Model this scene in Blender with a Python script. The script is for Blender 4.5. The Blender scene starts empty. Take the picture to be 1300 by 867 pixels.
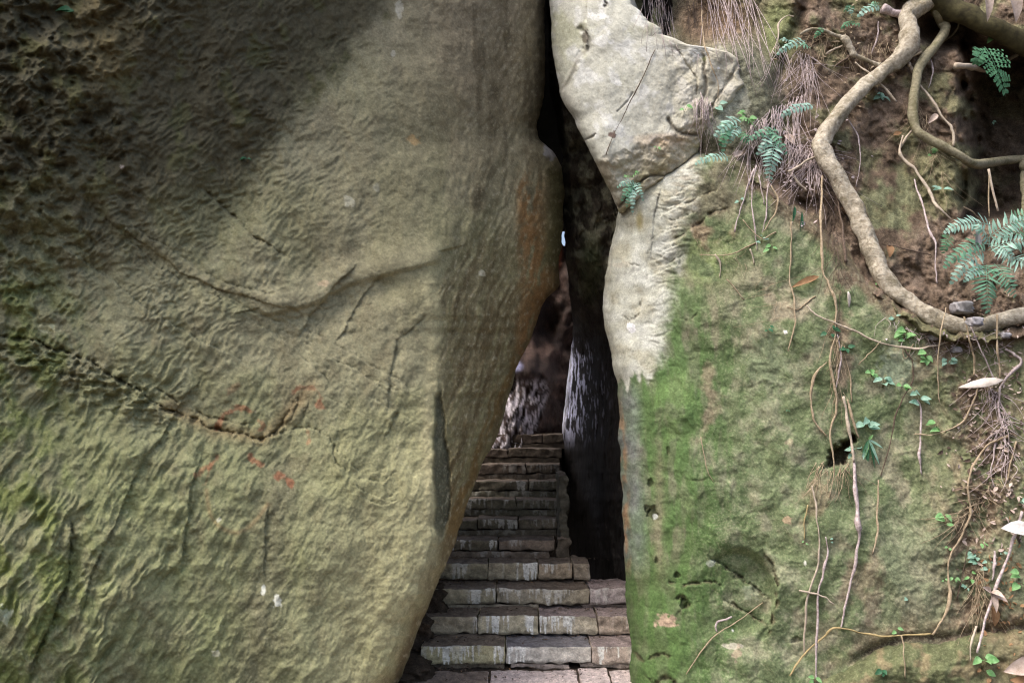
import bpy, math, random
import numpy as np
from mathutils import Vector

random.seed(7)
rng = np.random.default_rng(11)
sc = bpy.context.scene
COL = sc.collection
R = math.radians

# ------------------------------------------------------------------ camera
F = 1020.0                      # focal length in photo pixels (photo 1300 x 867)
CU, CV = 650.0, 433.5
PITCH = math.atan(96.5 / F)
EYE = 1.65
cd = bpy.data.cameras.new('camera')
cam = bpy.data.objects.new('camera', cd)
COL.objects.link(cam)
cam.location = (0, 0, EYE)
cam.rotation_euler = (R(90) + PITCH, 0, 0)
cd.sensor_width = 36.0
cd.lens = 36.0 * F / 1300.0
cd.clip_end = 5000
sc.camera = cam
sc.cycles.use_denoising = True
sc.cycles.filter_width = 1.15
CP, SP = math.cos(PITCH), math.sin(PITCH)


def world(u, v, Y):
    """point at forward distance Y seen at photo pixel (u, v); arrays welcome"""
    cx = (np.asarray(u, float) - CU) / F
    cy = (CV - np.asarray(v, float)) / F
    dy = CP - SP * cy
    k = np.asarray(Y, float) / dy
    return np.stack([cx * k, np.asarray(Y, float) + 0 * k, EYE + (SP + CP * cy) * k], -1)


def wpt(u, v, Y):
    p = world(u, v, Y)
    return Vector((float(p[0]), float(p[1]), float(p[2])))


# ------------------------------------------------------------------ noise
PERM = rng.permutation(256)
PERM = np.concatenate([PERM, PERM, PERM])
GA = rng.random(256) * 2 * np.pi
GX, GY = np.cos(GA), np.sin(GA)


def pn(x, y, seed=0):
    x = x + seed * 17.31
    y = y - seed * 9.77
    xi = np.floor(x).astype(np.int64)
    yi = np.floor(y).astype(np.int64)
    xf, yf = x - xi, y - yi
    xi &= 255
    yi &= 255
    sx = xf * xf * xf * (xf * (xf * 6 - 15) + 10)
    sy = yf * yf * yf * (yf * (yf * 6 - 15) + 10)

    def g(ix, iy, fx, fy):
        h = PERM[PERM[ix & 255] + (iy & 255)]
        return GX[h] * fx + GY[h] * fy
    a = g(xi, yi, xf, yf)
    b = g(xi + 1, yi, xf - 1, yf)
    c = g(xi, yi + 1, xf, yf - 1)
    d = g(xi + 1, yi + 1, xf - 1, yf - 1)
    return (a + sx * (b - a) + sy * ((c + sx * (d - c)) - (a + sx * (b - a)))) * 1.5


def fbm(x, y, octv=4, seed=0, gain=0.5):
    t, amp = 0, 1.0
    for o in range(octv):
        t = t + amp * pn(x * 2 ** o, y * 2 ** o, seed + o * 3)
        amp *= gain
    return t


def ridge(x, y, seed=0):
    return 1 - 2 * np.abs(pn(x, y, seed))


def sm(x, a=0.0, b=1.0):
    t = np.clip((x - a) / (b - a), 0, 1)
    return t * t * (3 - 2 * t)


def itp(x, tab):
    xs = [p[0] for p in tab]
    ys = [p[1] for p in tab]
    return np.interp(x, xs, ys)


def smooth_tab(tab, n=400):
    """densify a table with monotone-ish smoothing"""
    xs = np.linspace(tab[0][0], tab[-1][0], n)
    ys = itp(xs, tab)
    k = 3
    yp = np.pad(ys, k, mode='edge')
    ys = np.convolve(yp, np.ones(2 * k + 1) / (2 * k + 1), mode='valid')
    return list(zip(xs, ys))


def line_dist(u, v, pts, reach=40):
    """distance, side and run along a polyline in photo pixels"""
    best = np.full(u.shape, 1e6)
    side = np.zeros(u.shape)
    run = np.zeros(u.shape)
    pts = np.array(pts, float)
    seg = np.hypot(*(pts[1:] - pts[:-1]).T)
    tot = seg.sum()
    acc = 0
    m = ((u > pts[:, 0].min() - reach) & (u < pts[:, 0].max() + reach) &
         (v > pts[:, 1].min() - reach) & (v < pts[:, 1].max() + reach))
    uu, vv = u[m], v[m]
    bb, ss, rr = best[m], side[m], run[m]
    for i in range(len(pts) - 1):
        ax, ay = pts[i]
        dx, dy = pts[i + 1] - pts[i]
        L2 = dx * dx + dy * dy + 1e-9
        t = np.clip(((uu - ax) * dx + (vv - ay) * dy) / L2, 0, 1)
        ex, ey = uu - ax - t * dx, vv - ay - t * dy
        d = np.hypot(ex, ey)
        q = d < bb
        bb = np.where(q, d, bb)
        ss = np.where(q, np.sign(dx * ey - dy * ex), ss)
        rr = np.where(q, (acc + t * seg[i]) / tot, rr)
        acc += seg[i]
    best[m], side[m], run[m] = bb, ss, rr
    return best, side, run


def spot(u, v, cu, cv, ru, rv=None, rag=0.35, seed=0):
    rv = rv or ru
    d = np.hypot((u - cu) / ru, (v - cv) / rv)
    near = d < 3
    out = np.zeros(u.shape)
    n = fbm(u[near] / 9, v[near] / 9, 3, seed)
    out[near] = sm(1.0 - d[near] + rag * n, -0.12, 0.2)
    return out


# ------------------------------------------------------------------ materials
def new_mat(name):
    m = bpy.data.materials.new(name)
    m.use_nodes = True
    nt = m.node_tree
    b = nt.nodes['Principled BSDF']
    return m, nt, b


def N(nt, kind, **kw):
    n = nt.nodes.new(kind)
    for k, v in kw.items():
        if k in n.inputs:
            n.inputs[k].default_value = v
        else:
            setattr(n, k, v)
    return n


def attr_mat(name, rough=0.85, fine=140, bump=0.5, dist=0.006, spec=0.3, contrast=0.35, grain=420, aniso=(1, 1, 1)):
    """weathered stone / earth: the tint attribute carries where stains, moss and painted light or shade lie,
    the node noise carries grain, speckle and relief"""
    m, nt, b = new_mat(name)
    L = nt.links.new
    at = N(nt, 'ShaderNodeAttribute', attribute_name='tint')
    tc = N(nt, 'ShaderNodeTexCoord')
    mp = N(nt, 'ShaderNodeMapping')
    mp.inputs['Scale'].default_value = aniso
    L(tc.outputs['Object'], mp.inputs['Vector'])
    n1 = N(nt, 'ShaderNodeTexNoise', Scale=fine * 0.16, Detail=8.0, Roughness=0.65)
    n2 = N(nt, 'ShaderNodeTexNoise', Scale=fine, Detail=6.0, Roughness=0.7)
    n3 = N(nt, 'ShaderNodeTexNoise', Scale=grain, Detail=3.0, Roughness=0.6)
    for n in (n1, n2, n3):
        L(mp.outputs['Vector'], n.inputs['Vector'])
    r1 = N(nt, 'ShaderNodeMapRange')
    r1.inputs['From Min'].default_value = 0.3
    r1.inputs['From Max'].default_value = 0.7
    r1.inputs['To Min'].default_value = 1 - contrast
    r1.inputs['To Max'].default_value = 1 + contrast
    L(n1.outputs['Fac'], r1.inputs['Value'])
    r2 = N(nt, 'ShaderNodeMapRange')
    r2.inputs['From Min'].default_value = 0.3
    r2.inputs['From Max'].default_value = 0.7
    r2.inputs['To Min'].default_value = 1 - contrast * 1.1
    r2.inputs['To Max'].default_value = 1 + contrast * 1.1
    L(n2.outputs['Fac'], r2.inputs['Value'])
    mul = N(nt, 'ShaderNodeMath', operation='MULTIPLY')
    L(r1.outputs[0], mul.inputs[0])
    L(r2.outputs[0], mul.inputs[1])
    vm = N(nt, 'ShaderNodeVectorMath', operation='SCALE')
    L(at.outputs['Color'], vm.inputs[0])
    L(mul.outputs[0], vm.inputs['Scale'])
    # buff speckle where alpha of the tint says so
    r3 = N(nt, 'ShaderNodeMapRange')
    r3.inputs['From Min'].default_value = 0.53
    r3.inputs['From Max'].default_value = 0.68
    L(n2.outputs['Fac'], r3.inputs['Value'])
    ms = N(nt, 'ShaderNodeMath', operation='MULTIPLY')
    L(r3.outputs[0], ms.inputs[0])
    L(at.outputs['Alpha'], ms.inputs[1])
    mx = N(nt, 'ShaderNodeMix', data_type='RGBA')
    L(ms.outputs[0], mx.inputs[0])
    L(vm.outputs[0], mx.inputs[6])
    mx.inputs[7].default_value = (0.36, 0.33, 0.22, 1)
    L(mx.outputs[2], b.inputs['Base Color'])
    b.inputs['Roughness'].default_value = rough
    b.inputs['Specular IOR Level'].default_value = spec
    ad = N(nt, 'ShaderNodeMath', operation='MULTIPLY_ADD')
    L(n3.outputs['Fac'], ad.inputs[0])
    ad.inputs[1].default_value = 0.35
    L(n2.outputs['Fac'], ad.inputs[2])
    ad2 = N(nt, 'ShaderNodeMath', operation='MULTIPLY_ADD')
    L(n1.outputs['Fac'], ad2.inputs[0])
    ad2.inputs[1].default_value = 1.6
    L(ad.outputs[0], ad2.inputs[2])
    bp = N(nt, 'ShaderNodeBump', Strength=bump, Distance=dist)
    L(ad2.outputs[0], bp.inputs['Height'])
    L(bp.outputs['Normal'], b.inputs['Normal'])
    return m


def plain_mat(name, c1, c2, scale=40, rough=0.7, bump=0.3, dist=0.003, spec=0.3, stretch=(1, 1, 1), sss=False, lo=0.35, hi=0.65, blot=None):
    m, nt, b = new_mat(name)
    L = nt.links.new
    tc = N(nt, 'ShaderNodeTexCoord')
    mp = N(nt, 'ShaderNodeMapping')
    mp.inputs['Scale'].default_value = stretch
    L(tc.outputs['Object'], mp.inputs['Vector'])
    n1 = N(nt, 'ShaderNodeTexNoise', Scale=scale, Detail=6.0, Roughness=0.65)
    L(mp.outputs['Vector'], n1.inputs['Vector'])
    rp = N(nt, 'ShaderNodeMapRange')
    rp.inputs['From Min'].default_value = lo
    rp.inputs['From Max'].default_value = hi
    L(n1.outputs['Fac'], rp.inputs['Value'])
    mx = N(nt, 'ShaderNodeMix', data_type='RGBA')
    L(rp.outputs[0], mx.inputs[0])
    mx.inputs[6].default_value = (*c1, 1)
    mx.inputs[7].default_value = (*c2, 1)
    if blot:
        n2 = N(nt, 'ShaderNodeTexNoise', Scale=9.0, Detail=7.0, Roughness=0.7)
        L(tc.outputs['Object'], n2.inputs['Vector'])
        r2 = N(nt, 'ShaderNodeMapRange')
        r2.inputs['From Min'].default_value = 0.48
        r2.inputs['From Max'].default_value = 0.66
        r2.inputs['To Max'].default_value = 0.85
        L(n2.outputs['Fac'], r2.inputs['Value'])
        m2 = N(nt, 'ShaderNodeMix', data_type='RGBA')
        L(r2.outputs[0], m2.inputs[0])
        L(mx.outputs[2], m2.inputs[6])
        m2.inputs[7].default_value = (*blot, 1)
        mx = m2
    L(mx.outputs[2], b.inputs['Base Color'])
    b.inputs['Roughness'].default_value = rough
    b.inputs['Specular IOR Level'].default_value = spec
    if bump:
        bp = N(nt, 'ShaderNodeBump', Strength=bump, Distance=dist)
        L(n1.outputs['Fac'], bp.inputs['Height'])
        L(bp.outputs['Normal'], b.inputs['Normal'])
    if sss:
        tr = N(nt, 'ShaderNodeBsdfTranslucent')
        L(mx.outputs[2], tr.inputs['Color'])
        ms = N(nt, 'ShaderNodeMixShader')
        ms.inputs[0].default_value = 0.3
        L(b.outputs[0], ms.inputs[1])
        L(tr.outputs[0], ms.inputs[2])
        L(ms.outputs[0], nt.nodes['Material Output'].inputs['Surface'])
    return m


# ------------------------------------------------------------------ object helpers
def tag(o, label=None, cat=None, group=None, kind=None):
    if label:
        o['label'] = label
    if cat:
        o['category'] = cat
    if group:
        o['group'] = group
    if kind:
        o['kind'] = kind
    return o


def empty(name, loc):
    o = bpy.data.objects.new(name, None)
    o.empty_display_size = 0.05
    COL.objects.link(o)
    o.location = loc
    return o


def link(name, me, mat, parent=None):
    o = bpy.data.objects.new(name, me)
    COL.objects.link(o)
    if mat:
        me.materials.append(mat)
    if parent:
        o.parent = parent
        o.location = -Vector(parent.location)
    return o


def np_mesh(name, V, faces4, tint=None, extra=None, smooth=True):
    """V (n,3), faces4 (m,4) int, extra: list of ngons"""
    me = bpy.data.meshes.new(name)
    extra = extra or []
    nl = faces4.size + sum(len(e) for e in extra)
    nf = len(faces4) + len(extra)
    me.vertices.add(len(V))
    me.vertices.foreach_set('co', np.ascontiguousarray(V, np.float32).ravel())
    me.loops.add(nl)
    li = np.concatenate([faces4.ravel()] + [np.array(e) for e in extra]).astype(np.int32)
    me.loops.foreach_set('vertex_index', li)
    me.polygons.add(nf)
    st = np.arange(len(faces4)) * 4
    tt = [4] * len(faces4)
    s = faces4.size
    st = list(st)
    for e in extra:
        st.append(s)
        tt.append(len(e))
        s += len(e)
    me.polygons.foreach_set('loop_start', np.array(st, np.int32))
    me.update(calc_edges=True)
    me.validate()
    if smooth:
        me.polygons.foreach_set('use_smooth', np.ones(len(me.polygons), bool))
    if tint is not None:
        a = me.color_attributes.new('tint', 'FLOAT_COLOR', 'POINT')
        a.data.foreach_set('color', np.ascontiguousarray(tint, np.float32).ravel())
    return me


def solid_from_grid(name, P, T, mat, back, steps=(0.04, 0.12, 0.3, 0.8, 1.8, 3.2), lump=0.05):
    """closed body: rock face grid P (r,c,3) with tint T (r,c,4), continued backwards along `back`"""
    r, c = P.shape[:2]
    idx = np.arange(r * c).reshape(r, c)
    f = np.stack([idx[:-1, :-1], idx[1:, :-1], idx[1:, 1:], idx[:-1, 1:]], -1).reshape(-1, 4)
    loop = np.concatenate([idx[0, :-1], idx[:-1, -1], idx[-1, :0:-1], idx[:0:-1, 0]])
    V = [P.reshape(-1, 3)]
    TT = [T.reshape(-1, 4)]
    base = P.reshape(-1, 3)[loop]
    tb = T.reshape(-1, 4)[loop]
    n = len(loop)
    prev = loop
    off = r * c
    faces = [f]
    bk = np.asarray(back, float)
    for s in steps:
        b = bk if bk.ndim == 1 else bk[loop]
        q = base + b * s
        w = lump * min(1, s * 3)
        q = q + np.stack([fbm(q[:, 1] * 1.3 + 3, q[:, 2] * 1.3, 3, 5), 0 * q[:, 0], fbm(q[:, 0] * 1.3, q[:, 1] * 1.3, 3, 8)], -1) * w
        V.append(q)
        TT.append(tb)
        cur = np.arange(n) + off
        off += n
        faces.append(np.stack([np.roll(prev, -1), prev, cur, np.roll(cur, -1)], -1)[:, ::-1])
        prev = cur
    me = np_mesh(name, np.concatenate(V), np.concatenate(faces), np.concatenate(TT), [list(prev[::-1])])
    return link(name, me, mat)


class MB:
    def __init__(s):
        s.v, s.f = [], []

    def tube(s, pts, rad, sides=7, lump=0.0, seed=0):
        pts = [Vector(p) for p in pts]
        n = len(pts)
        if not hasattr(rad, '__len__'):
            rad = [rad] * n
        o = len(s.v)
        prevx = None
        rr = random.Random(seed)
        ph = [rr.random() * 6.28 for _ in range(6)]
        for i, p in enumerate(pts):
            d = (pts[min(i + 1, n - 1)] - pts[max(i - 1, 0)]).normalized()
            if prevx is None:
                a = Vector((0, 1, 0)) if abs(d.y) < 0.9 else Vector((1, 0, 0))
                x = d.cross(a).normalized()
            else:
                x = (prevx - d * prevx.dot(d)).normalized()
            prevx = x
            y = d.cross(x)
            for k in range(sides):
                a = 2 * math.pi * k / sides
                r = rad[i]
                if lump:
                    r *= 1 + lump * (math.sin(2 * a + i * 0.31 + ph[0]) * 0.5 + math.sin(3 * a - i * 0.17 + ph[1]) * 0.4
                                     + math.sin(i * 0.83 + ph[2] + a) * 0.5 + math.sin(i * 0.37 + ph[3]) * 0.5
                                     + rr.uniform(-0.35, 0.35)) + (lump * 1.1 * float(fbm(np.array([i * .21 + seed]), np.array([a * .8]), 3, 7)[0]) if sides > 8 else 0)
                s.v.append(p + x * math.cos(a) * r + y * math.sin(a) * r)
        for i in range(n - 1):
            for k in range(sides):
                k2 = (k + 1) % sides
                s.f.append((o + i * sides + k, o + i * sides + k2, o + (i + 1) * sides + k2, o + (i + 1) * sides + k))
        s.f.append(tuple(o + k for k in range(sides))[::-1])
        s.f.append(tuple(o + (n - 1) * sides + k for k in range(sides)))

    def leaf(s, base, d, nrm, length, width, bend=0.15, fold=0.12, tip=0.0):
        d = d.normalized()
        side = d.cross(nrm).normalized()
        nn = side.cross(d).normalized()
        prof = [(0.0, 0.04), (0.18, 0.75), (0.42, 1.0), (0.7, 0.72), (0.9, 0.3), (1.0, 0.02 + tip)]
        o = len(s.v)
        for t, w in prof:
            c = base + d * length * t - nn * bend * length * t * t
            s.v.append(c - side * width * w * 0.5 + nn * fold * width * w)
            s.v.append(c)
            s.v.append(c + side * width * w * 0.5 + nn * fold * width * w)
        for i in range(len(prof) - 1):
            a = o + i * 3
            s.f.append((a, a + 1, a + 4, a + 3))
            s.f.append((a + 1, a + 2, a + 5, a + 4))

    def build(s, name, mat, parent=None, smooth=True):
        me = bpy.data.meshes.new(name)
        if parent:
            L = Vector(parent.location)
            vv = [v - L for v in s.v]
        else:
            vv = s.v
        me.from_pydata([tuple(v) for v in vv], [], s.f)
        if smooth:
            me.polygons.foreach_set('use_smooth', [True] * len(me.polygons))
        me.update()
        o = bpy.data.objects.new(name, me)
        COL.objects.link(o)
        if mat:
            me.materials.append(mat)
        if parent:
            o.parent = parent
        return o


def catmull(pts, n=8):
    P = [np.array(p, float) for p in pts]
    P = [2 * P[0] - P[1]] + P + [2 * P[-1] - P[-2]]
    out = []
    for i in range(1, len(P) - 2):
        for k in range(n):
            t = k / n
            a, b, c, d = P[i - 1], P[i], P[i + 1], P[i + 2]
            out.append(0.5 * (2 * b + (c - a) * t + (2 * a - 5 * b + 4 * c - d) * t * t + (3 * b - a - 3 * c + d) * t ** 3))
    out.append(P[-2])
    return np.array(out)


def lerp3(a, b, m):
    return a + (np.asarray(b, float) - a) * m[..., None]


# =================================================================== LEFT BOULDER
STEP_PX = 1.25
UR = smooth_tab([(-260, 688), (0, 692), (100, 692), (130, 690), (160, 682), (176, 684), (195, 704), (212, 714), (240, 717), (300, 713), (335, 709),
                 (364, 709), (376, 697), (384, 690), (430, 674), (470, 655), (500, 647), (545, 635), (600, 607), (650, 590), (690, 578),
                 (740, 556), (790, 535), (830, 521), (867, 505), (960, 460)], 900)
ARETE = smooth_tab([(-260, 590), (0, 575), (180, 552), (330, 551), (480, 556), (560, 549), (690, 553), (760, 531), (830, 500), (867, 482), (960, 430)], 500)


def left_boulder():
    vs = np.arange(-260, 960, STEP_PX)
    nc = 760
    t = np.linspace(0, 1, nc)
    t = 1 - (1 - t) ** 1.0
    uR = itp(vs, UR) + 1.6 * fbm(vs / 26, vs * 0, 3, 2)
    u = -330 + (uR[:, None] + 330) * t[None, :]
    v = np.repeat(vs[:, None], nc, 1)
    ua = itp(vs, ARETE)[:, None] + (4 * fbm(vs / 30, vs * 0 + 3, 3, 4) * sm(vs, 320, 420))[:, None]
    YA = itp(vs, [(-260, 4.8), (0, 4.82), (330, 4.75), (700, 4.6), (960, 4.45)])[:, None]
    s = u - ua
    w = itp(vs, [(-260, 70), (180, 60), (300, 28), (360, 9), (900, 8)])[:, None]
    sp = w * np.logaddexp(0, s / w)          # grows to the right of the arete
    sn = w * np.logaddexp(0, -s / w)         # grows to the left
    wr = np.clip((uR - ua[:, 0]), 25, 170)[:, None]
    slope = itp(vs, [(-260, .0058), (200, .0072), (420, .0078), (700, .009), (960, .009)])[:, None]
    Y = YA + slope * sp * (0.75 + 0.25 * np.clip(sp / wr, 0, 1)) - 0.00105 * sn - 0.00000035 * sn ** 2
    # overhang in the upper left: brow that leans out over the camera side
    brow_line = itp(vs, [(-260, 640), (0, 505), (100, 430), (200, 352), (330, 262), (430, 160), (500, 60)])[:, None]
    q = brow_line + 14 * fbm(u / 60, v / 60, 2, 6) - u
    Y -= 0.34 * sm(q, -30, 330) * sm(v, 520, -60)
    Y += 0.05 * sm(q, -60, 20) * sm(v, 430, 300)
    # big undulation
    Y -= 0.07 * fbm(u / 230, v / 260, 2, 21)
    Y -= 0.022 * fbm(u / 70, v / 85, 2, 23)
    # rounded edge towards the passage
    e = uR[:, None] - u
    Y += 0.30 * np.exp(-e / 9) * (s > -5)
    # --- relief (metres towards the viewer)
    h = np.zeros_like(u)
    left = sm(-s, -8, 25)
    wu = u + 7 * fbm(u / 60, v / 60, 3, 31)
    wv = v + 7 * fbm(u / 60 + 9, v / 60, 3, 33)
    # scalloped flutes running from upper right to lower left
    ca, sa = math.cos(R(33)), math.sin(R(33))
    ac = wu * ca + wv * sa            # across
    al = -wu * sa + wv * ca           # along
    zone_flute = left * sm(v + 0.25 * (250 - u), 330, 520) * (0.16 + 0.84 * sm(u + 0.25 * (v - 600), 430, 170))
    zone_mid = left * (1 - 0.85 * sm(v + 0.3 * (u - 300), 400, 560)) * (1 - 0.6 * sm(u, 420, 560))

    def scal(x, y, seed):
        n = pn(x, y, seed)
        return np.where(n > 0, np.sqrt(np.abs(n) + 0.02) * 0.9, n * 1.1)     # rounded backs, narrow troughs
    brk = sm(fbm(al / 40, ac / 60, 3, 39), -0.5, 0.4)
    fl = scal(ac / 25, al / 105, 41) * 0.36 + scal(ac / 12, al / 46, 43) * 0.42 + scal(ac / 6.5, al / 22, 44) * 0.22
    h += zone_flute * (0.036 + 0.022 * sm(u, 260, 40)) * fl * (0.35 + 0.65 * brk)
    c2, s2 = math.cos(R(50)), math.sin(R(50))
    a2 = wu * c2 + wv * s2
    b2 = -wu * s2 + wv * c2
    sc1 = scal(a2 / 16, b2 / 30, 45) * 0.34 + ridge(a2 / 8.5, b2 / 17, 47) * 0.30 + scal(a2 / 5.2, b2 / 10, 48) * 0.30
    h += zone_mid * 0.024 * sc1 * (0.6 + 0.4 * sm(q, -160, 60))
    h *= np.clip(0.86 + 0.7 * fbm(u / 95, v / 80, 3, 49), 0.18, 1.35) * (1 - 0.45 * left * sm(u, 330, 480))
    # honeycomb pits of the upper left
    zp = left * sm(u + 0.25 * v + 40 * fbm(u / 80, v / 80, 2, 50), 290, 110) * sm(v, 500, 330)
    pit = np.minimum(pn(u / 24, v / 19, 51), pn(u / 13, v / 11, 53) * 0.8)
    h -= zp * 0.032 * sm(-pit, 0.05, 0.6)
    h += zp * 0.045 * fbm(u / 46, v / 34, 5, 55)
    # rotten, pitted lip under the main bedding crack
    dl, sl, rl = line_dist(u, v, [(-60, 440), (0, 450), (60, 462), (120, 485), (180, 515), (230, 540)], 60)
    zl = np.exp(-(dl / 22) ** 2) * sm(u, 260, 150)
    h += zl * (0.035 * fbm(u / 16, v / 9, 4, 56) - 0.03 * sm(-pn(u / 13, v / 9, 58), 0.1, 0.5))
    # mild roughness everywhere
    h += 0.006 * fbm(u / 16, v / 16, 4, 57)
    h += left * sm(v, 430, 520) * 0.008 * fbm(ac / 20, al / 50, 5, 59, .6)
    # right-hand face: long streaks down and to the left
    rt = sm(s / np.maximum(w, 9) + 0.5 * fbm(u / 20, v / 60, 3, 60), -0.5, 2.2)
    cb, sb = math.cos(R(18)), math.sin(R(18))
    a3 = wu * cb + wv * sb
    b3 = -wu * sb + wv * cb
    h += rt * 0.014 * fbm(a3 / 8, b3 / 38, 4, 61) + rt * 0.02 * fbm(a3 / 34, b3 / 90, 3, 63)
    # smooth pale band in the middle
    bd, bs, _ = line_dist(u, v, [(340, 388), (395, 375), (440, 350), (490, 337), (548, 322)], 60)
    band = np.exp(-(bd / 16) ** 2)
    h *= 1 - 0.75 * band
    h += 0.03 * np.exp(-(bd / 20) ** 2)
    h -= 0.022 * sm(bd * bs, 8, 16) * sm(bd * bs, 60, 20) * (bd < 60)

    def crack(pts, wd, dp, lip=0.0, seed=0):
        c = catmull(pts, 12)
        k = np.arange(len(c))
        c[:, 0] += 3.2 * fbm(k / 9.1, k * 0 + seed, 4, 71, 0.6)
        c[:, 1] += 3.2 * fbm(k / 8.7, k * 0 + seed, 4, 73, 0.6)
        d, sd, rn = line_dist(u, v, c, 40)
        tp = np.clip(np.minimum(rn, 1 - rn) * 6, 0.0, 1)
        near = d < 40
        var = np.zeros_like(u)
        var[near] = fbm(u[near] / 13, v[near] / 13, 3, 75 + seed)
        w_ = wd * 0.62 * np.clip(0.75 + 0.9 * var, 0.35, 2)
        a = np.exp(-(d / w_) ** 2) * tp * np.clip(0.75 + 1.1 * var, 0.15, 1.4)
        return -dp * 0.65 * a + lip * 0.75 * sd * np.exp(-(d / (wd * 5)) ** 2) * tp * (0.7 + 0.6 * var), a
    dark = np.zeros_like(u)
    CR = [([(-60, 420), (0, 426), (40, 434), (80, 447), (125, 468), (170, 492), (205, 515), (245, 533), (272, 545), (300, 551), (332, 556), (348, 548), (362, 530), (380, 505), (395, 492)], 4.5, .05, .018),
          ([(170, 482), (215, 503), (260, 527), (300, 538), (335, 541)], 2.6, .022, .008),
          ([(185, 508), (225, 530), (262, 540)], 2.6, .02, .006),
          ([(348, 552), (372, 546), (395, 543), (418, 556), (428, 585), (440, 605)], 2.4, .018, .006),
          ([(112, 256), (150, 288), (190, 316), (230, 344), (270, 364), (310, 376), (350, 388), (400, 400)], 6, .010, -.016),
          ([(140, 270), (195, 303), (240, 334), (285, 357), (330, 372), (380, 384)], 4, .008, .010),
          ([(136, 283), (170, 312), (212, 345), (260, 372), (300, 388), (345, 408)], 3, .008, .010),
          ([(248, 236), (275, 256), (300, 278), (330, 305), (365, 330)], 5, .036, .016),
          ([(285, 372), (330, 398), (360, 412), (372, 425)], 2.2, .010, .004),
          ([(420, 560), (440, 584), (470, 600), (500, 590)], 1.8, .008, .006),
          ([(430, 586), (455, 608), (485, 610), (510, 596)], 1.8, .008, .006),
          ([(440, 600), (465, 624), (490, 632), (518, 615)], 1.8, .008, .006),
          ([(452, 626), (480, 640), (505, 635)], 1.8, .008, .006),
          ([(386, 430), (430, 458), (470, 480), (510, 500)], 1.8, .006, .005),
          ([(395, 455), (440, 484), (480, 510), (520, 530)], 1.8, .006, .005),
          ([(372, 470), (410, 500), (450, 520), (485, 548)], 1.8, .006, .005),
          ([(345, 398), (400, 424), (460, 458), (515, 492), (548, 512)], 2.4, .008, .009),
          ([(352, 415), (410, 448), (455, 472), (500, 505)], 2.2, .006, .008),
          ([(300, 392), (350, 425), (395, 462), (430, 500)], 2.6, .006, .010),
          ([(60, 300), (130, 350), (200, 400), (270, 440), (340, 478)], 3.5, .004, .012),
          ([(507, 518), (498, 540), (487, 556)], 3.5, .018, .010),
          ([(512, 420), (500, 450), (494, 490), (490, 530)], 2.6, .010, .016),
          ([(546, 395), (525, 415), (508, 430)], 2.4, .008, .012),
          ([(455, 335), (420, 370), (395, 400), (378, 430)], 4, .004, .020),
          ([(490, 340), (470, 365), (440, 410), (425, 440)], 4, .004, .016),
          ([(380, 500), (372, 520), (360, 545), (340, 556)], 3, .014, .012),
          ([(392, 508), (386, 525), (372, 545)], 2.2, .010, .008),
          ([(84, 640), (90, 690), (84, 740), (60, 800), (30, 880)], 5, .012, .036),
          ([(260, 560), (240, 630), (232, 690), (225, 740)], 5, .003, .022),
          ([(340, 640), (336, 700), (338, 735)], 4, .004, .016),
          ([(188, 570), (165, 620), (140, 680)], 5, .003, .02),
          ([(255, 480), (225, 520), (190, 580)], 5, .003, .02),
          ([(150, 660), (120, 720), (100, 780)], 5, .003, .02),
          ([(205, 355), (222, 385), (228, 398)], 2.2, .010, .0)]
    for k, (pts, wd, dp, lip) in enumerate(CR):
        dh, a = crack(pts, wd, dp, lip, k)
        h += dh
        dark = np.maximum(dark, a * min(1, dp / .03))
    # dark flake facet beside the arete
    fac = sm(s, -1, 4) * sm(v, 470, 520) * sm(v, 700, 660) * sm(np.interp(vs, [470, 520, 600, 660, 700], [2, 13, 24, 20, 2])[:, None] - s, 0, 3)
    h -= 0.05 * fac
    Y = Y - h
    P = world(u, v, Y)
    # --- tint
    big = fbm(u / 120, v / 150, 4, 81)
    med = fbm(u / 34, v / 44, 4, 83)
    fine = fbm(u / 9, v / 11, 3, 85)
    C = np.empty(u.shape + (3,))
    C[:] = (0.222, 0.218, 0.150)
    C = lerp3(C, (0.30, 0.285, 0.20), sm(med, 0.0, 0.6) * 0.6)
    C = lerp3(C, (0.165, 0.15, 0.10), sm(-med, 0.0, 0.6) * 0.6)
    C = lerp3(C, (0.20, 0.205, 0.12), sm(big, -0.1, 0.5) * 0.6)
    # green-yellow algae lower left
    C = lerp3(C, (0.20, 0.225, 0.115), sm(v, 430, 620) * sm(u, 620, 250) * (0.55 + 0.3 * med))
    mg = sm(u + 60 * big, 170, 30) * sm(v, 260, 420)
    C = lerp3(C, (0.135, 0.165, 0.05), mg * sm(med + 0.4, 0.0, 0.9) * 0.75)
    C = lerp3(C, (0.10, 0.125, 0.03), sm(u + 0.2 * v + 50 * big, 190, 40) * sm(v, 520, 250) * sm(med, -0.1, 0.4) * 0.7)
    # brownish upper centre
    C = lerp3(C, (0.19, 0.155, 0.115), sm(u, 440, 600) * sm(v, 420, 60) * 0.75)
    # vertical brown streaks in upper right face
    st = fbm(u / 13, v / 220, 4, 87)
    C = lerp3(C, (0.10, 0.082, 0.055), sm(u, 540, 610) * sm(v, 330, 100) * sm(st + 0.5 * med + 0.3 * fine, 0.05, 0.6) * 0.75)
    d1, _, _ = line_dist(u, v, [(640, -60), (634, 40), (632, 110), (622, 190), (608, 260)], 60)
    C = lerp3(C, (0.075, 0.06, 0.038), np.exp(-(d1 / 13) ** 2) * np.clip(0.5 + 0.7 * med + 0.3 * fine, 0, 0.9))
    # right face olive/brown, orange along its rim
    st2 = fbm(a3 / 9, b3 / 110, 4, 89)
    C = lerp3(C, (0.17, 0.135, 0.075), rt * sm(v, 240, 420) * 0.75)
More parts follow.
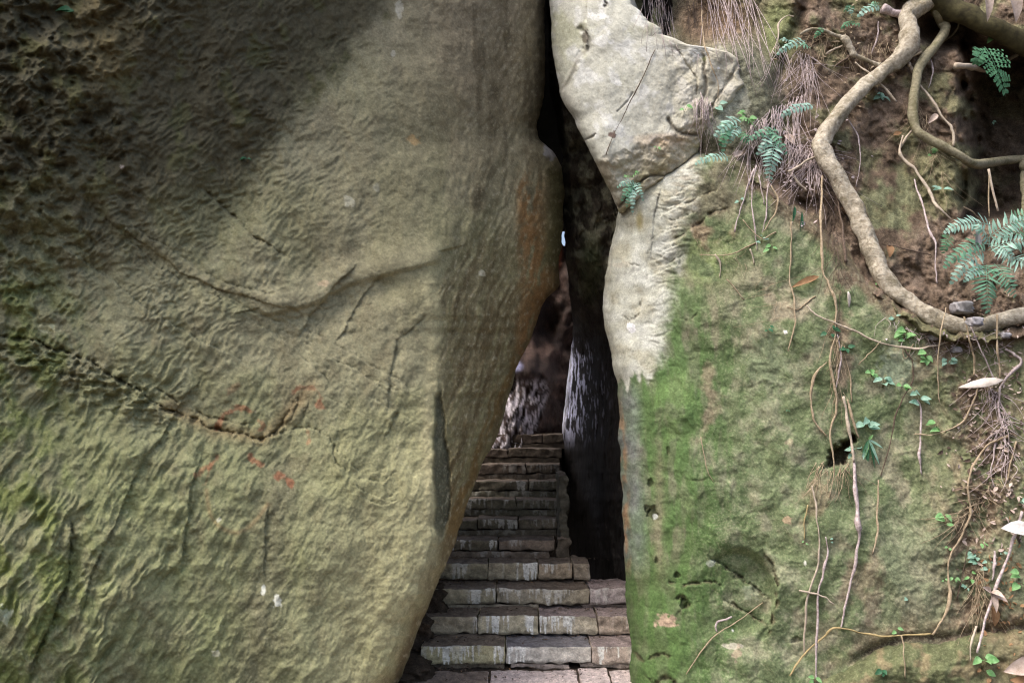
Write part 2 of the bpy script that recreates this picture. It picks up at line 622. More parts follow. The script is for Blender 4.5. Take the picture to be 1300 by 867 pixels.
    C = lerp3(C, (0.115, 0.085, 0.045), rt * sm(v, 200, 420) * sm(st2, 0.0, 0.5) * 0.75)
    C = lerp3(C, (0.27, 0.255, 0.15), rt * sm(v, 250, 420) * sm(-st2, 0.1, 0.6) * 0.5)
    dor, _, _ = line_dist(u, v, [(668, 245), (672, 300), (684, 350), (676, 400), (655, 460)], 60)
    C = lerp3(C, (0.25, 0.14, 0.062), np.exp(-(dor / 22) ** 2) * sm(st2 + 0.85 + 0.4 * fine, 0.0, 0.8) * sm(u, 650, 662) * 0.9)
    dor, _, _ = line_dist(u, v, [(655, 460), (628, 530), (600, 600), (575, 670)], 60)
    C = lerp3(C, (0.22, 0.14, 0.05), np.exp(-(dor / 13) ** 2) * sm(st2 + 0.3, 0.0, 0.6) * 0.6)
    # blackish patch of the upper left
    darkening = sm(q + 26 * med + 8 * fine, -14, 48) * sm(v + 40 * big, 400, 170)
    C = lerp3(C, (0.062, 0.055, 0.034), darkening * (0.86 + 0.14 * fine))
    C = lerp3(C, (0.13, 0.115, 0.06), darkening * sm(u, 190, 60) * sm(med, -0.05, 0.5) * 0.6)
    C = lerp3(C, (0.09, 0.10, 0.035), darkening * sm(med, 0.25, 0.6) * 0.4)
    tan, _, _ = line_dist(u, v, [(110, -60), (130, 30), (135, 80)], 60)
    C = lerp3(C, (0.16, 0.13, 0.065), np.exp(-(tan / 34) ** 2) * 0.7)
    C = lerp3(C, (0.12, 0.115, 0.06), sm(e, 26, 12) * sm(v, 200, 225) * sm(v, 350, 330) * 0.8)
    # pale band and pale arete
    C = lerp3(C, (0.34, 0.32, 0.225), band * 0.65)
    C = lerp3(C, (0.38, 0.35, 0.23), np.exp(-((s + 7) / 9) ** 2) * sm(v, 300, 380) * sm(v, 720, 600) * 0.9)
    C = lerp3(C, (0.30, 0.29, 0.18), left * sm(u, 380, 500) * sm(v, 480, 620) * 0.55)
    C = lerp3(C, (0.075, 0.078, 0.058), fac * 0.9)
    # stain under the white spots
    dk, _, _ = line_dist(u, v, [(355, 600), (345, 680), (335, 760), (320, 860)], 60)
    C = lerp3(C, (0.15, 0.145, 0.10), np.exp(-(dk / 26) ** 2) * 0.7)
    # darker inside the cracks
    C = lerp3(C, (0.08, 0.062, 0.036), np.clip(dark, 0, 1) * 0.5)
    # iron tint along the main bedding crack
    di, _, _ = line_dist(u, v, [(215, 515), (272, 545), (332, 556), (362, 530), (395, 492)], 40)
    C = lerp3(C, (0.19, 0.115, 0.06), np.exp(-(di / 11) ** 2) * 0.45)
    # faded red brush marks
    RED = [[(275, 545), (280, 532), (292, 522), (306, 518), (318, 521)], [(330, 534), (334, 542), (328, 546)], [(248, 605), (258, 596), (270, 587), (276, 580)],
           [(267, 590), (263, 605), (261, 615)], [(318, 578), (322, 585), (332, 589)], [(352, 604), (360, 604), (368, 613)], [(392, 548), (393, 558), (390, 563)],
           [(376, 494), (390, 491), (402, 495), (408, 505)], [(404, 512), (410, 517)], [(292, 497), (302, 487)], [(371, 500), (377, 494)]]
    for k, pts in enumerate(RED):
        d, _, _ = line_dist(u, v, catmull(pts, 5), 20)
        f = [0.75, .6, .7, .5, .85, .9, .6, .5, .85, .35, .5][k]
        wdt = [4, 3.5, 4, 2, 4, 5.5, 2.5, 3.2, 4.5, 5, 3][k]
        C = lerp3(C, (0.27, 0.10, 0.06), sm(wdt - d + 3.5 * fine, -0.8, 3.0) * f * 0.8)
    d, _, _ = line_dist(u, v, catmull([(262, 622), (268, 655), (285, 672), (305, 675), (325, 660), (340, 640)], 5), 20)
    C = lerp3(C, (0.26, 0.15, 0.08), np.exp(-(d / 3) ** 2) * 0.35)
    # pale lichen and chips; the last, bluish entry paints a gleam at the rim
    for (a, b_, ra, rb, cc) in [(443, 256, 8, 7, (.5, .5, .44)), (507, 11, 6, 10, (.5, .5, .45)), (499, 68, 2.5, 4, (.5, .5, .45)), (351, 764, 5, 9, (.7, .72, .70)),
                                (335, 749, 3, 6, (.7, .72, .70)), (525, 178, 9, 7, (.42, .28, .13)), (411, 360, 7, 3.5, (.55, .43, .33)), (612, 347, 4, 4, (.5, .47, .4)),
                                (6, 780, 9, 11, (.45, .48, .38)), (274, 829, 5, 5, (.45, .45, .36)), (278, 659, 3, 3, (.55, .55, .45)), (60, 417, 12, 5, (.45, .44, .3)),
                                (478, 237, 4, 5, (.42, .42, .36)), (155, 212, 3, 3, (.4, .35, .33)), (698, 190, 8, 13, (.42, .42, .5))]:
        C = lerp3(C, cc, spot(u, v, a, b_, ra, rb, 0.6, int(a)) * 0.9)
    spk = sm(pn(u / 4.1, v / 4.1, 91), 0.62, 0.75) * 0.35
    C = lerp3(C, (0.42, 0.40, 0.31), spk * (1 - darkening * 0.75))
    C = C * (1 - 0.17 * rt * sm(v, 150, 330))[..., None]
    C = lerp3(C, np.array([0.205, 0.185, 0.135]), left * sm(u, 260, 420) * sm(v, 560, 380) * (1 - darkening) * 0.4)
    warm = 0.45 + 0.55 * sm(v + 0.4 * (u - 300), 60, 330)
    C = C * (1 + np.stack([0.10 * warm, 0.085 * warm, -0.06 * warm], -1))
    C = C * (1.10 - 0.10 * darkening)[..., None]
    # lighter vein along the groove
    dv_, _, _ = line_dist(u, v, [(120, 266), (190, 312), (270, 362), (345, 386), (400, 394)], 40)
    C = lerp3(C, (0.31, 0.28, 0.17), np.exp(-(dv_ / 9) ** 2) * sm(u, 150, 260) * (0.55 + 0.5 * fine))
    mf = pn(u / 3.2, v / 3.2, 92)
    gr = fbm(u / 4.2 + v / 18, v / 8, 3, 94)
    C = lerp3(C, (0.33, 0.31, 0.22), rt * sm(gr, 0.35, 0.8) * 0.5)
    C *= (1 + 0.15 * fine + 0.11 * mf + rt * 0.22 * gr)[..., None]
    T = np.concatenate([np.clip(C, 0.01, 0.9), (0.30 * (1 - darkening))[..., None]], -1)
    # the body leans away behind its rim
    r_, c_ = u.shape
    bk = np.array([-0.30, 1.0, 0.0])
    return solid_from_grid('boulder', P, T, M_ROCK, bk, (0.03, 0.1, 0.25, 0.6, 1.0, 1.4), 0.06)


M_ROCK = attr_mat('weathered_sandstone', rough=0.88, fine=78, bump=0.5, dist=0.007, contrast=0.23, grain=240)
M_PALE = attr_mat('pale_sandstone', rough=0.85, fine=85, bump=0.4, dist=0.005, contrast=0.18, grain=240)
M_MOSS = attr_mat('mossy_sandstone', rough=0.95, fine=85, bump=0.5, dist=0.006, contrast=0.27, spec=0.2, grain=230)
M_EARTH = attr_mat('bare_earth', rough=0.97, fine=95, bump=1.0, dist=0.014, contrast=0.42, spec=0.1)
M_WET = attr_mat('wet_dark_rock', rough=0.7, fine=70, bump=0.8, dist=0.012, contrast=0.4, spec=0.2, aniso=(1, 1, 0.35))

tag(left_boulder(), 'huge olive brown rippled boulder with faded red brush marks, left of the steps', 'boulder')

# =================================================================== RIGHT SIDE
UL = smooth_tab([(-260, 800), (150, 797), (225, 795), (256, 790), (268, 784), (275, 783), (300, 777), (345, 768), (390, 765), (430, 770), (490, 783), (560, 787), (610, 788), (650, 791),
                 (700, 792), (760, 795), (820, 801), (867, 801), (960, 804)], 700)
TOPL = [(700, 262), (786, 256), (850, 222), (885, 203), (935, 205), (985, 250), (1030, 285), (1065, 318), (1100, 362), (1135, 388), (1165, 410), (1200, 424), (1260, 428), (1310, 420), (1560, 400)]
TOPL = smooth_tab(TOPL, 500)
LOWL = smooth_tab([(1000, 890), (1060, 850), (1085, 838), (1110, 824), (1150, 811), (1200, 812), (1240, 803), (1300, 797), (1400, 790), (1560, 780)], 300)


def right_base(u, v):
    Y = itp(u, smooth_tab([(700, 5.45), (765, 5.34), (800, 5.2), (870, 4.98), (1000, 4.84), (1150, 4.74), (1300, 4.62), (1560, 4.5)], 200))
    Y = Y - 0.14 * (v - 500) / 400
    Y = Y - 0.05 * fbm(u / 210, v / 210, 2, 121) - 0.02 * fbm(u / 60, v / 60, 3, 123)
    return Y


class Sampler:
    """look up the forward distance of a built face at a photo pixel"""
    def __init__(s, u, v, Y):
        s.u, s.v, s.Y = u, v, Y


def mossy_boulder():
    vs = np.arange(150, 960, STEP_PX)
    nc = 640
    t = np.linspace(0, 1, nc)
    uL = itp(vs, UL) + 2.4 * fbm(vs / 36, vs * 0, 4, 102, .45)
    u = uL[:, None] + (1500 - uL[:, None]) * t[None, :]
    v = np.repeat(vs[:, None], nc, 1)
    Y = right_base(u, v)
    e = u - uL[:, None]
    Y += 0.20 * np.exp(-e / 8)
    vT = itp(u, TOPL)
    a = vT - v
    Y += 0.42 * sm(a, -4, 30) + 1.1 * sm(a, 10, 120) * sm(u, 900, 980) + 0.3 * sm(a, 0, 200)
    h = np.zeros_like(u)
    wu = u + 10 * fbm(u / 40, v / 40, 3, 131)
    wv = v + 10 * fbm(u / 40 + 9, v / 40, 3, 133)
    mossz = sm(u + 0.2 * (v - 430) + 8 * fbm(u / 50, v / 50, 3, 135), 840, 862)
    mossz = np.maximum(mossz, sm(v + 10 * fbm(u / 14, v / 40, 3, 137), 478, 500))
    h += mossz * 0.004 * fbm(wu / 12, wv / 12, 5, 139, .6) + 0.006 * fbm(wu / 24, wv / 24, 3, 141)
    h += mossz * 0.016 * fbm(wu / 75, wv / 95, 2, 143)
    h += (1 - mossz) * 0.006 * fbm(wu / 20, wv / 5, 4, 145) * sm(u, 800, 850)
    dark = np.zeros_like(u)

    def crack(pts, wd, dp, lip=0.0, wb=1.6):
        nonlocal h, dark
        c = catmull(pts, 12)
        k = np.arange(len(c))
        c[:, 0] += wb * 1.3 * fbm(k / 9.1, k * 0 + dp * 900, 4, 171, .6)
        c[:, 1] += wb * 1.3 * fbm(k / 8.7, k * 0 + dp * 900, 4, 173, .6)
        d, sd, rn = line_dist(u, v, c, 40)
        tp = np.clip(np.minimum(rn, 1 - rn) * 6, 0.0, 1)
        near = d < 40
        var = np.zeros_like(u)
        var[near] = fbm(u[near] / 11, v[near] / 11, 3, int(pts[0][0]) % 60)
        w_ = wd * 0.7 * np.clip(0.75 + 0.9 * var, 0.35, 2)
        g = np.exp(-(d / w_) ** 2) * tp * np.clip(0.75 + 1.1 * var, 0.1, 1.4)
        h += -dp * 0.55 * g + lip * sd * np.exp(-(d / (wd * 5)) ** 2) * tp
        dark = np.maximum(dark, g * min(1, dp / .03))
    crack([(896, 706), (915, 716), (935, 730), (955, 745), (975, 758), (986, 766)], 4, .045, .02)
    crack([(915, 758), (935, 770), (955, 782), (978, 796)], 3, .04, .015)
    crack([(968, 696), (980, 715), (986, 740), (985, 770), (978, 800), (968, 815)], 3, .035, -.03)
    crack([(845, 735), (862, 741), (885, 740), (905, 738), (918, 750)], 2.6, .035, .012)
    crack([(855, 762), (866, 758), (872, 768), (858, 778)], 3.5, .05)
    crack([(800, 822), (815, 838), (835, 830), (855, 832)], 3.5, .05)
    crack([(815, 855), (828, 868), (845, 860), (868, 872)], 3.5, .05)
    crack([(789, 402), (796, 404), (801, 408), (810, 398), (813, 382)], 1.6, .03, .004)
    crack([(826, 300), (822, 330), (820, 360)], 1.2, .008)
    crack([(797, 333), (806, 337), (812, 339)], 1.6, .02)
    crack([(868, 408), (882, 402), (890, 392)], 2.4, .02, .004)
    crack([(852, 310), (880, 290), (905, 272), (930, 262)], 3.5, .03, .012)
    crack([(862, 262), (890, 250), (915, 240)], 2, .02, .008)
    crack([(870, 610), (905, 608)], 1.5, .008)
    for k in range(11):          # oblique bedding teeth on the pale shoulder
        b0 = 235 + k * 9.5
        x0 = 838 - k * 1.6
        jx = [0, 9, -4, 14, 3, -8, 11, 5, -2, 8, 0][k]
        crack([(x0 + jx, b0 + 22 - .4 * jx), (x0 + 18 + jx, b0 + 14), (x0 + 36 + jx * .5 + 3 * (k % 4), b0 + 4)], 1.5, [.008, .016, .006, .02][k % 4], .007, 1.4)
    crack([(838, 232), (834, 262), (828, 300), (824, 330)], 1.3, .012, .006)
    # rounded scoop
    dd = np.hypot((u - 935) / 52, (v - 752) / 60)
    h -= 0.085 * sm(1 - dd, 0, 0.22) * sm(u, 870, 975)
    # small holes
    for (a_, b_, ra, rb, dp) in [(829, 651, 6, 9, .07), (822, 648, 4, 6, .05), (826, 612, 4, 5, .05), (860, 731, 4, 4, .05), (833, 712, 2.5, 4, .04), (848, 572, 2, 6, .03),
                                 (868, 765, 5, 7, .06), (1043, 590, 3, 3, .02), (1010, 812, 6, 4, .03)]:
        g = spot(u, v, a_, b_, ra, rb, 0.5, int(a_))
        h -= dp * 0.55 * g
        dark = np.maximum(dark, g * 0.55)
    # the black cavity with roots
    cav = np.ones_like(u)
    poly = [(1033, 588), (1055, 572), (1062, 552), (1072, 548), (1088, 556), (1080, 574), (1072, 590), (1050, 592)]
    cx, cy = 1061, 572
    for i in range(len(poly)):
        ax, ay = poly[i]
        bx, by = poly[(i + 1) % len(poly)]
        nx, ny = (by - ay), -(bx - ax)
        ln = math.hypot(nx, ny)
        sd = ((cx - ax) * nx + (cy - ay) * ny)
        dist = ((u - ax) * nx + (v - ay) * ny) / ln * (1 if sd > 0 else -1)
        cav = np.minimum(cav, sm(dist + 3.5 * fbm(u / 7, v / 7, 3, 151), -4, 7))
    h -= 0.17 * cav
    # long crack above the low rock
    vl = itp(u, LOWL)
    gl = np.exp(-((v - vl + 1) / 7) ** 2) * sm(u, 1060, 1110)
    h -= 0.035 * gl
    brown = np.exp(-((v - vl + 12) / 16) ** 2) * sm(u, 1020, 1080)
    # runnels of soil on the right
    gul, _, _ = line_dist(u, v, [(1205, 425), (1240, 520), (1262, 600), (1250, 650), (1225, 690), (1235, 760), (1255, 800)], 90)
    h += 0.02 * fbm(u / 12, v / 12, 4, 153) * np.exp(-(gul / 45) ** 2)
    h -= 0.04 * np.exp(-(gul / 22) ** 2)
    Y = Y - h
    P = world(u, v, Y)
    # --- tint
    big = fbm(u / 110, v / 120, 4, 181)
    med = fbm(u / 30, v / 34, 4, 183)
    fine = fbm(u / 7, v / 7, 3, 185)
    drip = fbm(u / 16, v / 70, 4, 187)
    C = np.empty(u.shape + (3,))
    C[:] = (0.135, 0.17, 0.086)
    C = lerp3(C, (0.205, 0.215, 0.135), sm(med, -0.05, 0.5) * 0.7)
    C = lerp3(C, (0.10, 0.132, 0.06), sm(-med, 0.0, 0.5) * 0.7)
    C = lerp3(C, (0.22, 0.19, 0.135), sm(big + 0.5 * med, 0.25, 0.8) * 0.5)
    # bright moss down the left shoulder
    gm = sm(u, 985, 880) * sm(v, 300, 470)
    C = lerp3(C, (0.085, 0.155, 0.048), gm * sm(drip + 0.35, 0.0, 0.6) * 0.85)
    C = lerp3(C, (0.105, 0.175, 0.055), sm(1 - np.hypot((u - 855) / 50, (v - 520) / 70), 0, 0.6) * sm(med + .3, 0, .5) * 0.8)
    C = lerp3(C, (0.10, 0.165, 0.055), sm(1 - np.hypot((u - 885) / 40, (v - 650) / 75), 0, 0.7) * sm(med + .2, 0, .5) * 0.7)
    C = lerp3(C, (0.07, 0.125, 0.035), sm(u, 960, 860) * sm(v, 620, 760) * 0.6)
    C = lerp3(C, (0.15, 0.20, 0.07), sm(1 - np.hypot((u - 905) / 60, (v - 320) / 70), 0, 0.7) * sm(med + .3, 0, .5) * 0.7)
    # buff bare patches
    C = lerp3(C, (0.27, 0.225, 0.165), sm(1 - np.hypot((u - 990) / 45, (v - 390) / 32) + 0.6 * med, 0.1, 0.7) * 0.75)
    C = lerp3(C, (0.24, 0.19, 0.13), sm(1 - np.hypot((u - 900) / 22, (v - 500) / 60) + 0.7 * med, 0.2, 0.8) * 0.7)
    C = lerp3(C, (0.235, 0.165, 0.115), sm(1 - np.hypot((u - 1068) / 20, (v - 420) / 130) + 0.7 * med, 0.2, 0.8) * 0.75)
    C = lerp3(C, (0.20, 0.165, 0.095), sm(u, 1120, 1220) * sm(v, 380, 460) * (0.3 + 0.4 * sm(med, -.1, .4)))
    C = lerp3(C, (0.15, 0.165, 0.105), sm(u, 1080, 1150) * sm(v, 620, 700) * 0.6)
    C = lerp3(C, (0.20, 0.135, 0.10), sm(1 - np.hypot((u - 1100) / 40, (v - 735) / 60) + 0.7 * med, 0.2, 0.8) * 0.5)
    C = lerp3(C, (0.20, 0.14, 0.085), sm(1 - np.hypot((u - 1035) / 26, (v - 640) / 45) + 0.7 * med, 0.2, 0.8) * 0.5)
    C = lerp3(C, (0.22, 0.15, 0.10), sm(1 - np.hypot((u - 890) / 60, (v - 290) / 22) + 0.7 * med, 0.25, 0.8) * 0.8)
    C = lerp3(C, (0.195, 0.17, 0.115), sm(1 - np.hypot((u - 905) / 70, (v - 250) / 55) + 0.4 * med, 0.1, .7) * 0.75)
    # greyish film along the rim below the pale column
    C = lerp3(C, (0.19, 0.205, 0.195), sm(e, 36, 14) * sm(v, 470, 510) * sm(v, 740, 690) * (0.7 + 0.3 * med))
    C = lerp3(C, (0.22, 0.20, 0.125), np.exp(-((u - 836 - 4 * fbm(v / 20, v * 0, 2, 3)) / 7) ** 2) * sm(v, 560, 600) * sm(v, 760, 700) * 0.6)
    # pale bare column
    jag = 16 * fbm(u / 9, v / 60, 3, 189) + 20 * pn(u / 15, v * 0, 190)
    edge_u = itp(v, [(150, 900), (200, 890), (238, 880), (318, 861), (360, 849), (422, 841), (471, 833), (520, 830)])
    low_v = itp(u, [(760, 485), (784, 489), (790, 482), (794, 492), (797, 499), (800, 480), (806, 474), (812, 484), (815, 473), (820, 482), (824, 485), (829, 477), (838, 470), (900, 470)])
    pale = sm(edge_u + 6 * med + 5 * fine - u, -18, 14) * sm(low_v + 4 * fine + 2 * med - v, -4, 6)
    pc = np.empty_like(C)
    pc[:] = (0.46, 0.455, 0.395)
    pc = lerp3(pc, (0.56, 0.56, 0.52), sm(med, 0, .5) * 0.7)
    pc = lerp3(pc, (0.40, 0.365, 0.27), sm(-med, 0, .6) * 0.5)
    pc = lerp3(pc, (0.30, 0.25, 0.19), sm(u, 838, 868) * sm(v, 400, 240) * sm(fbm(u / 20, v / 5, 3, 193), -0.2, 0.4) * 0.55)
    pc = lerp3(pc, (0.24, 0.19, 0.06), sm(1 - np.hypot((u - 812) / 7, (v - 280) / 22), 0, 0.8) * 0.7)
    C = C + (pc * np.array([1.05, 1.07, 1.04]) - C) * pale[..., None]
    # rusty rim
    C = lerp3(C, (0.34, 0.20, 0.105), sm(e, 11, 4) * sm(v, 480, 560) * sm(v, 740, 690) * sm(fbm(v / 30, u / 10, 3, 195), -0.3, 0.3) * 0.8)
    C = lerp3(C, (0.085, 0.062, 0.04), np.clip(dark, 0, 1) * 0.65)
    C = lerp3(C, (0.07, 0.048, 0.03), sm(cav, 0, .5) * 0.75)
    C = lerp3(C, (0.15, 0.11, 0.07), brown * (0.6 + 0.5 * med))
    C = lerp3(C, (0.05, 0.038, 0.028), gl * 0.9)
    # soil runnels
    C = lerp3(C, (0.145, 0.098, 0.07), np.exp(-(gul / 34) ** 2) * sm(med + 0.35, 0, 0.5) * 0.85)
    C = lerp3(C, (0.13, 0.088, 0.06), sm(a + 9 * med, -26, -6) * sm(u, 900, 960) * 0.8)
    for (a_, b_, ra, rb, cc, f) in [(801, 417, 5, 7, (.85, .85, .85), 1), (790, 336, 10, 4, (.55, .5, .4), .4), (845, 787, 13, 8, (.42, .30, .22), .85), (832, 655, 4, 4, (.6, .62, .6), .8),
                                    (930, 820, 12, 4, (.5, .45, .38), .6), (936, 829, 5, 9, (.36, .27, .2), .6), (1022, 715, 1.5, 4, (.7, .7, .6), .9), (997, 422, 2, 2, (.8, .8, .75), .9),
                                    (930, 800, 1.5, 1.5, (.8, .8, .75), .9), (902, 714, 6, 4, (.42, .46, .38), .6), (955, 752, 10, 10, (.25, .29, .2), .5), (1140, 465, 22, 26, (.23, .27, .2), .55),
                                    (1003, 562, 8, 4, (.3, .25, .17), .6), (973, 458, 30, 30, (.2, .235, .14), .5), (1000, 660, 6, 4, (.42, .30, .2), .7)]:
        C = lerp3(C, cc, spot(u, v, a_, b_, ra, rb, 0.7, int(a_ + b_)) * f)
    C = lerp3(C, np.repeat(C.mean(-1, keepdims=True), 3, -1), 0.05 * (1 - pale))
    C = C * (1 + (0.06 + 0.12 * sm(u, 900, 1000)) * (1 - pale))[..., None]
    mf = pn(u / 3.3, v / 3.0, 197)
    C *= (1 + (0.22 * fine + 0.20 * mf) * (1 - 0.75 * pale))[..., None]
    sp2 = sm(pn(u / 2.8, v / 2.6, 198) + 0.5 * fine + 0.5 * med, 0.35, 0.8) * sm(u, 850, 930) * (1 - pale)
    C = lerp3(C, (0.34, 0.335, 0.225), sp2 * 0.34)
    spk = (1 - pale) * (0.55 + 0.45 * sm(big + med, -0.3, 0.5)) * sm(u, 850, 930)
    T = np.concatenate([np.clip(C, 0.01, 0.9), (0.65 * spk)[..., None]], -1)
    o = solid_from_grid('boulder', P, T, M_MOSS, np.array([0.28, 1.0, 0.0]), (0.03, 0.1, 0.25, 0.7, 1.4, 2.4), 0.05)
    return o, (vs, uL, 1500.0, Y)


def grid_lookup(g, u, v):
    vs, uL, uR, Y = g
    i = min(max((v - vs[0]) / STEP_PX, 0), len(vs) - 1.001)
    i0 = int(i)
    n = Y.shape[1]
    j = (u - uL[i0]) / (uR - uL[i0]) * (n - 1)
    j = min(max(j, 0), n - 1.001)
    return float(Y[i0, int(j)])


MB_O, G_MOSS = mossy_boulder()
tag(MB_O, 'tall green mossy boulder with a bare pale upper corner, right of the steps', 'boulder')


def earth_bank():
    us = np.arange(806, 1500, 1.35)
    nr = 480
    t = np.linspace(0, 1, nr)
    vT = itp(us, TOPL) + 5 * fbm(us / 14, us * 0, 4, 202) + 4
    v = -260 + (vT[None, :] + 260) * t[:, None]
    u = np.repeat(us[None, :], nr, 0)
    a = vT[None, :] - v
    Y = right_base(u, v) + 0.08 + 0.10 * sm(a, 0, 26) + 0.34 * sm(a, 10, 260) + 0.16 * sm(a, 200, 500)
    Y += 0.08 * sm(u, 960, 880) * sm(v, 260, 130)
    Y -= 0.18 * sm(a, 10, 120) * sm(u, 1010, 940) * sm(v, 60, 100)
    Y -= 0.10 * np.exp(-(a / 9) ** 2) * (u > 930) * 0.6
    fl_ = sm(1 - np.hypot((u - 925) / 75, (v - 125) / 95), 0, 0.45)
    Y = Y + (5.145 - Y) * fl_
    # small shelf of soil under the big root
    sh = np.exp(-((a - 2) / 16) ** 2) * sm(u, 1120, 1190)
    Y -= 0.10 * sh
    # hollow at the far right
    hol = np.minimum.reduce([sm(u + 10 * fbm(u / 20, v / 25, 2, 211), 1212, 1250) * 1.0, sm(v, 36, 80), sm(v, 292, 262)])
    Y += 0.75 * hol
    hol2 = sm(1 - np.hypot((u - 1205) / 50, (v - 40) / 30), 0, 0.6)
    Y += 0.30 * hol2
    up = sm(v, 70, 10) * sm(u, 830, 850) * sm(u, 1010, 960)
    Y += 0.22 * up
    wu = u + 12 * fbm(u / 40, v / 40, 3, 213)
    wv = v + 12 * fbm(u / 40 + 9, v / 40, 3, 215)
    h = 0.045 * fbm(wu / 60, wv / 60, 3, 217) + 0.022 * fbm(wu / 18, wv / 20, 4, 219) + 0.010 * fbm(u / 7, v / 7, 3, 221)
    flat = sm(1 - np.hypot((u - 1130) / 45, (v - 270) / 75), 0, 0.5)
    h *= 1 - 0.65 * flat
    h *= 1 - 0.6 * fl_
    # rock ribs showing through
    d, sd, _ = line_dist(u, v, [(1040, -60), (1020, 10), (1000, 60), (985, 110)], 60)
    h -= 0.10 * np.exp(-(d / 8) ** 2)
    Y = Y - h
    P = world(u, v, Y)
    big = fbm(u / 100, v / 100, 4, 231)
    med = fbm(u / 26, v / 28, 4, 233)
    fine = fbm(u / 7, v / 7, 3, 235)
    C = np.empty(u.shape + (3,))
    C[:] = (0.135, 0.095, 0.068)
    C = lerp3(C, (0.185, 0.135, 0.10), sm(med, 0, .5) * 0.8)
    C = lerp3(C, (0.08, 0.056, 0.038), sm(-med, 0, .5) * 0.8)
    C = lerp3(C, (0.12, 0.125, 0.058), sm(big + 0.5 * med, 0.05, .5) * 0.65)
    C = lerp3(C, (0.135, 0.135, 0.075), flat * sm(med + 0.3, 0, .6) * 0.85)
    C = lerp3(C, (0.165, 0.19, 0.085), sm(1 - np.hypot((u - 905) / 50, (v - 235) / 30), 0, .6) * 0.6)
    C = lerp3(C, (0.15, 0.15, 0.085), sm(u, 1030, 960) * sm(v, 190, 60) * 0.6)
    C = lerp3(C, (0.125, 0.145, 0.06), sm(1 - np.hypot((u - 990) / 30, (v - 40) / 60), 0, .6) * 0.7)
    C = lerp3(C, (0.19, 0.11, 0.075), sm(1 - np.hypot((u - 905) / 70, (v - 25) / 50), 0, .6) * 0.6)
    C = lerp3(C, (0.17, 0.165, 0.115), fl_ * 0.8)
    C = lerp3(C, (0.36, 0.34, 0.26), sm(1 - np.hypot((u - 925) / 38, (v - 125) / 60) + 0.7 * med, .2, .6) * 0.85)
    C = C * np.array([1.52, 1.60, 1.66])
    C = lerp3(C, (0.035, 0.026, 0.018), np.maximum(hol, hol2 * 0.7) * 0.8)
    for (a_, b_, ra, rb, cc, f) in [(1010, 195, 10, 6, (.4, .33, .3), .5), (938, 195, 9, 5, (.5, .38, .32), .6)]:
        C = lerp3(C, cc, spot(u, v, a_, b_, ra, rb, 0.7, int(a_ + b_)) * f)
    C *= (1 + 0.30 * fine)[..., None]
    T = np.concatenate([np.clip(C, 0.008, 0.9), np.full(u.shape + (1,), 0.12)], -1)
    o = solid_from_grid('earth_bank', P, T, M_EARTH, np.array([0.25, 1.0, 0.0]), (0.05, 0.2, 0.6, 1.2), 0.03)
    return o, (us, vT, Y)


EB_O, G_BANK = earth_bank()
tag(EB_O, 'bare brown earth slope held by roots above the mossy boulder', 'earth bank', kind='structure')


def bank_lookup(u, v):
    us, vT, Y = G_BANK
    j = min(max((u - us[0]) / 1.35, 0), len(us) - 1.001)
    j0 = int(j)
    i = (v + 260) / (vT[j0] + 260) * (Y.shape[0] - 1)
    if i > Y.shape[0] - 1 or u < us[0]:
        return 99.0
    return float(Y[int(max(i, 0)), j0])


def low_boulder():
    us = np.arange(1005, 1500, 1.6)
    nr = 130
    t = np.linspace(0, 1, nr)
    vL = itp(us, LOWL) + 2.5 * fbm(us / 18, us * 0, 3, 242) + 3
    v = vL[None, :] + (970 - vL[None, :]) * t[:, None]
    u = np.repeat(us[None, :], nr, 0)
    a = v - vL[None, :]
    Y = right_base(u, v) - 0.035 - 0.05 * sm(a, 0, 30) + 0.06 * np.exp(-a / 4)
    Y -= 0.015 * fbm(u / 40, v / 40, 4, 245) + 0.008 * fbm(u / 12, v / 12, 3, 247)
    P = world(u, v, Y)
    med = fbm(u / 26, v / 28, 4, 253)
    fine = fbm(u / 7, v / 7, 3, 255)
    C = np.empty(u.shape + (3,))
    C[:] = (0.125, 0.14, 0.07)
    C = lerp3(C, (0.21, 0.17, 0.10), sm(med + 0.2 * sm(u, 1180, 1280), 0, .5) * 0.8)
    C = lerp3(C, (0.08, 0.09, 0.045), sm(-med, 0, .5) * 0.7)
    C = lerp3(C, (0.20, 0.16, 0.10), sm(u, 1220, 1280) * 0.5)
    C *= (1 + 0.25 * fine)[..., None]
    T = np.concatenate([np.clip(C, 0.01, 0.9), np.full(u.shape + (1,), 0.3)], -1)
    o = solid_from_grid('boulder', P, T, M_MOSS, np.array([0.2, 1.0, 0.0]), (0.05, 0.15, 0.35, 0.6), 0.02)
    return o, (us, vL, Y)


LB_O, G_LOW = low_boulder()
tag(LB_O, 'low mossy rock below the long crack, bottom right corner under the large dead leaves', 'boulder')


def low_lookup(u, v):
    us, vL, Y = G_LOW
    j = (u - us[0]) / 1.6
    if j < 0 or j > len(us) - 1:
        return 99.0
    j0 = int(j)
    i = (v - vL[j0]) / (970 - vL[j0]) * (Y.shape[0] - 1)
    if i < 0 or i > Y.shape[0] - 1:
        return 99.0
    return float(Y[int(i), j0])


PALE_R = smooth_tab([(-260, 770), (-60, 784), (0, 797), (30, 826), (46, 848), (52, 872), (50, 900), (54, 928), (75, 939), (110, 943), (150, 908), (175, 893), (200, 884), (222, 852), (240, 822), (272, 788)], 600)
PALE_R = [p for p in PALE_R]
PALE_L = smooth_tab([(-260, 697), (0, 698), (60, 701), (100, 708), (125, 712), (150, 728), (180, 742), (205, 755), (235, 770), (262, 783), (272, 787)], 400)


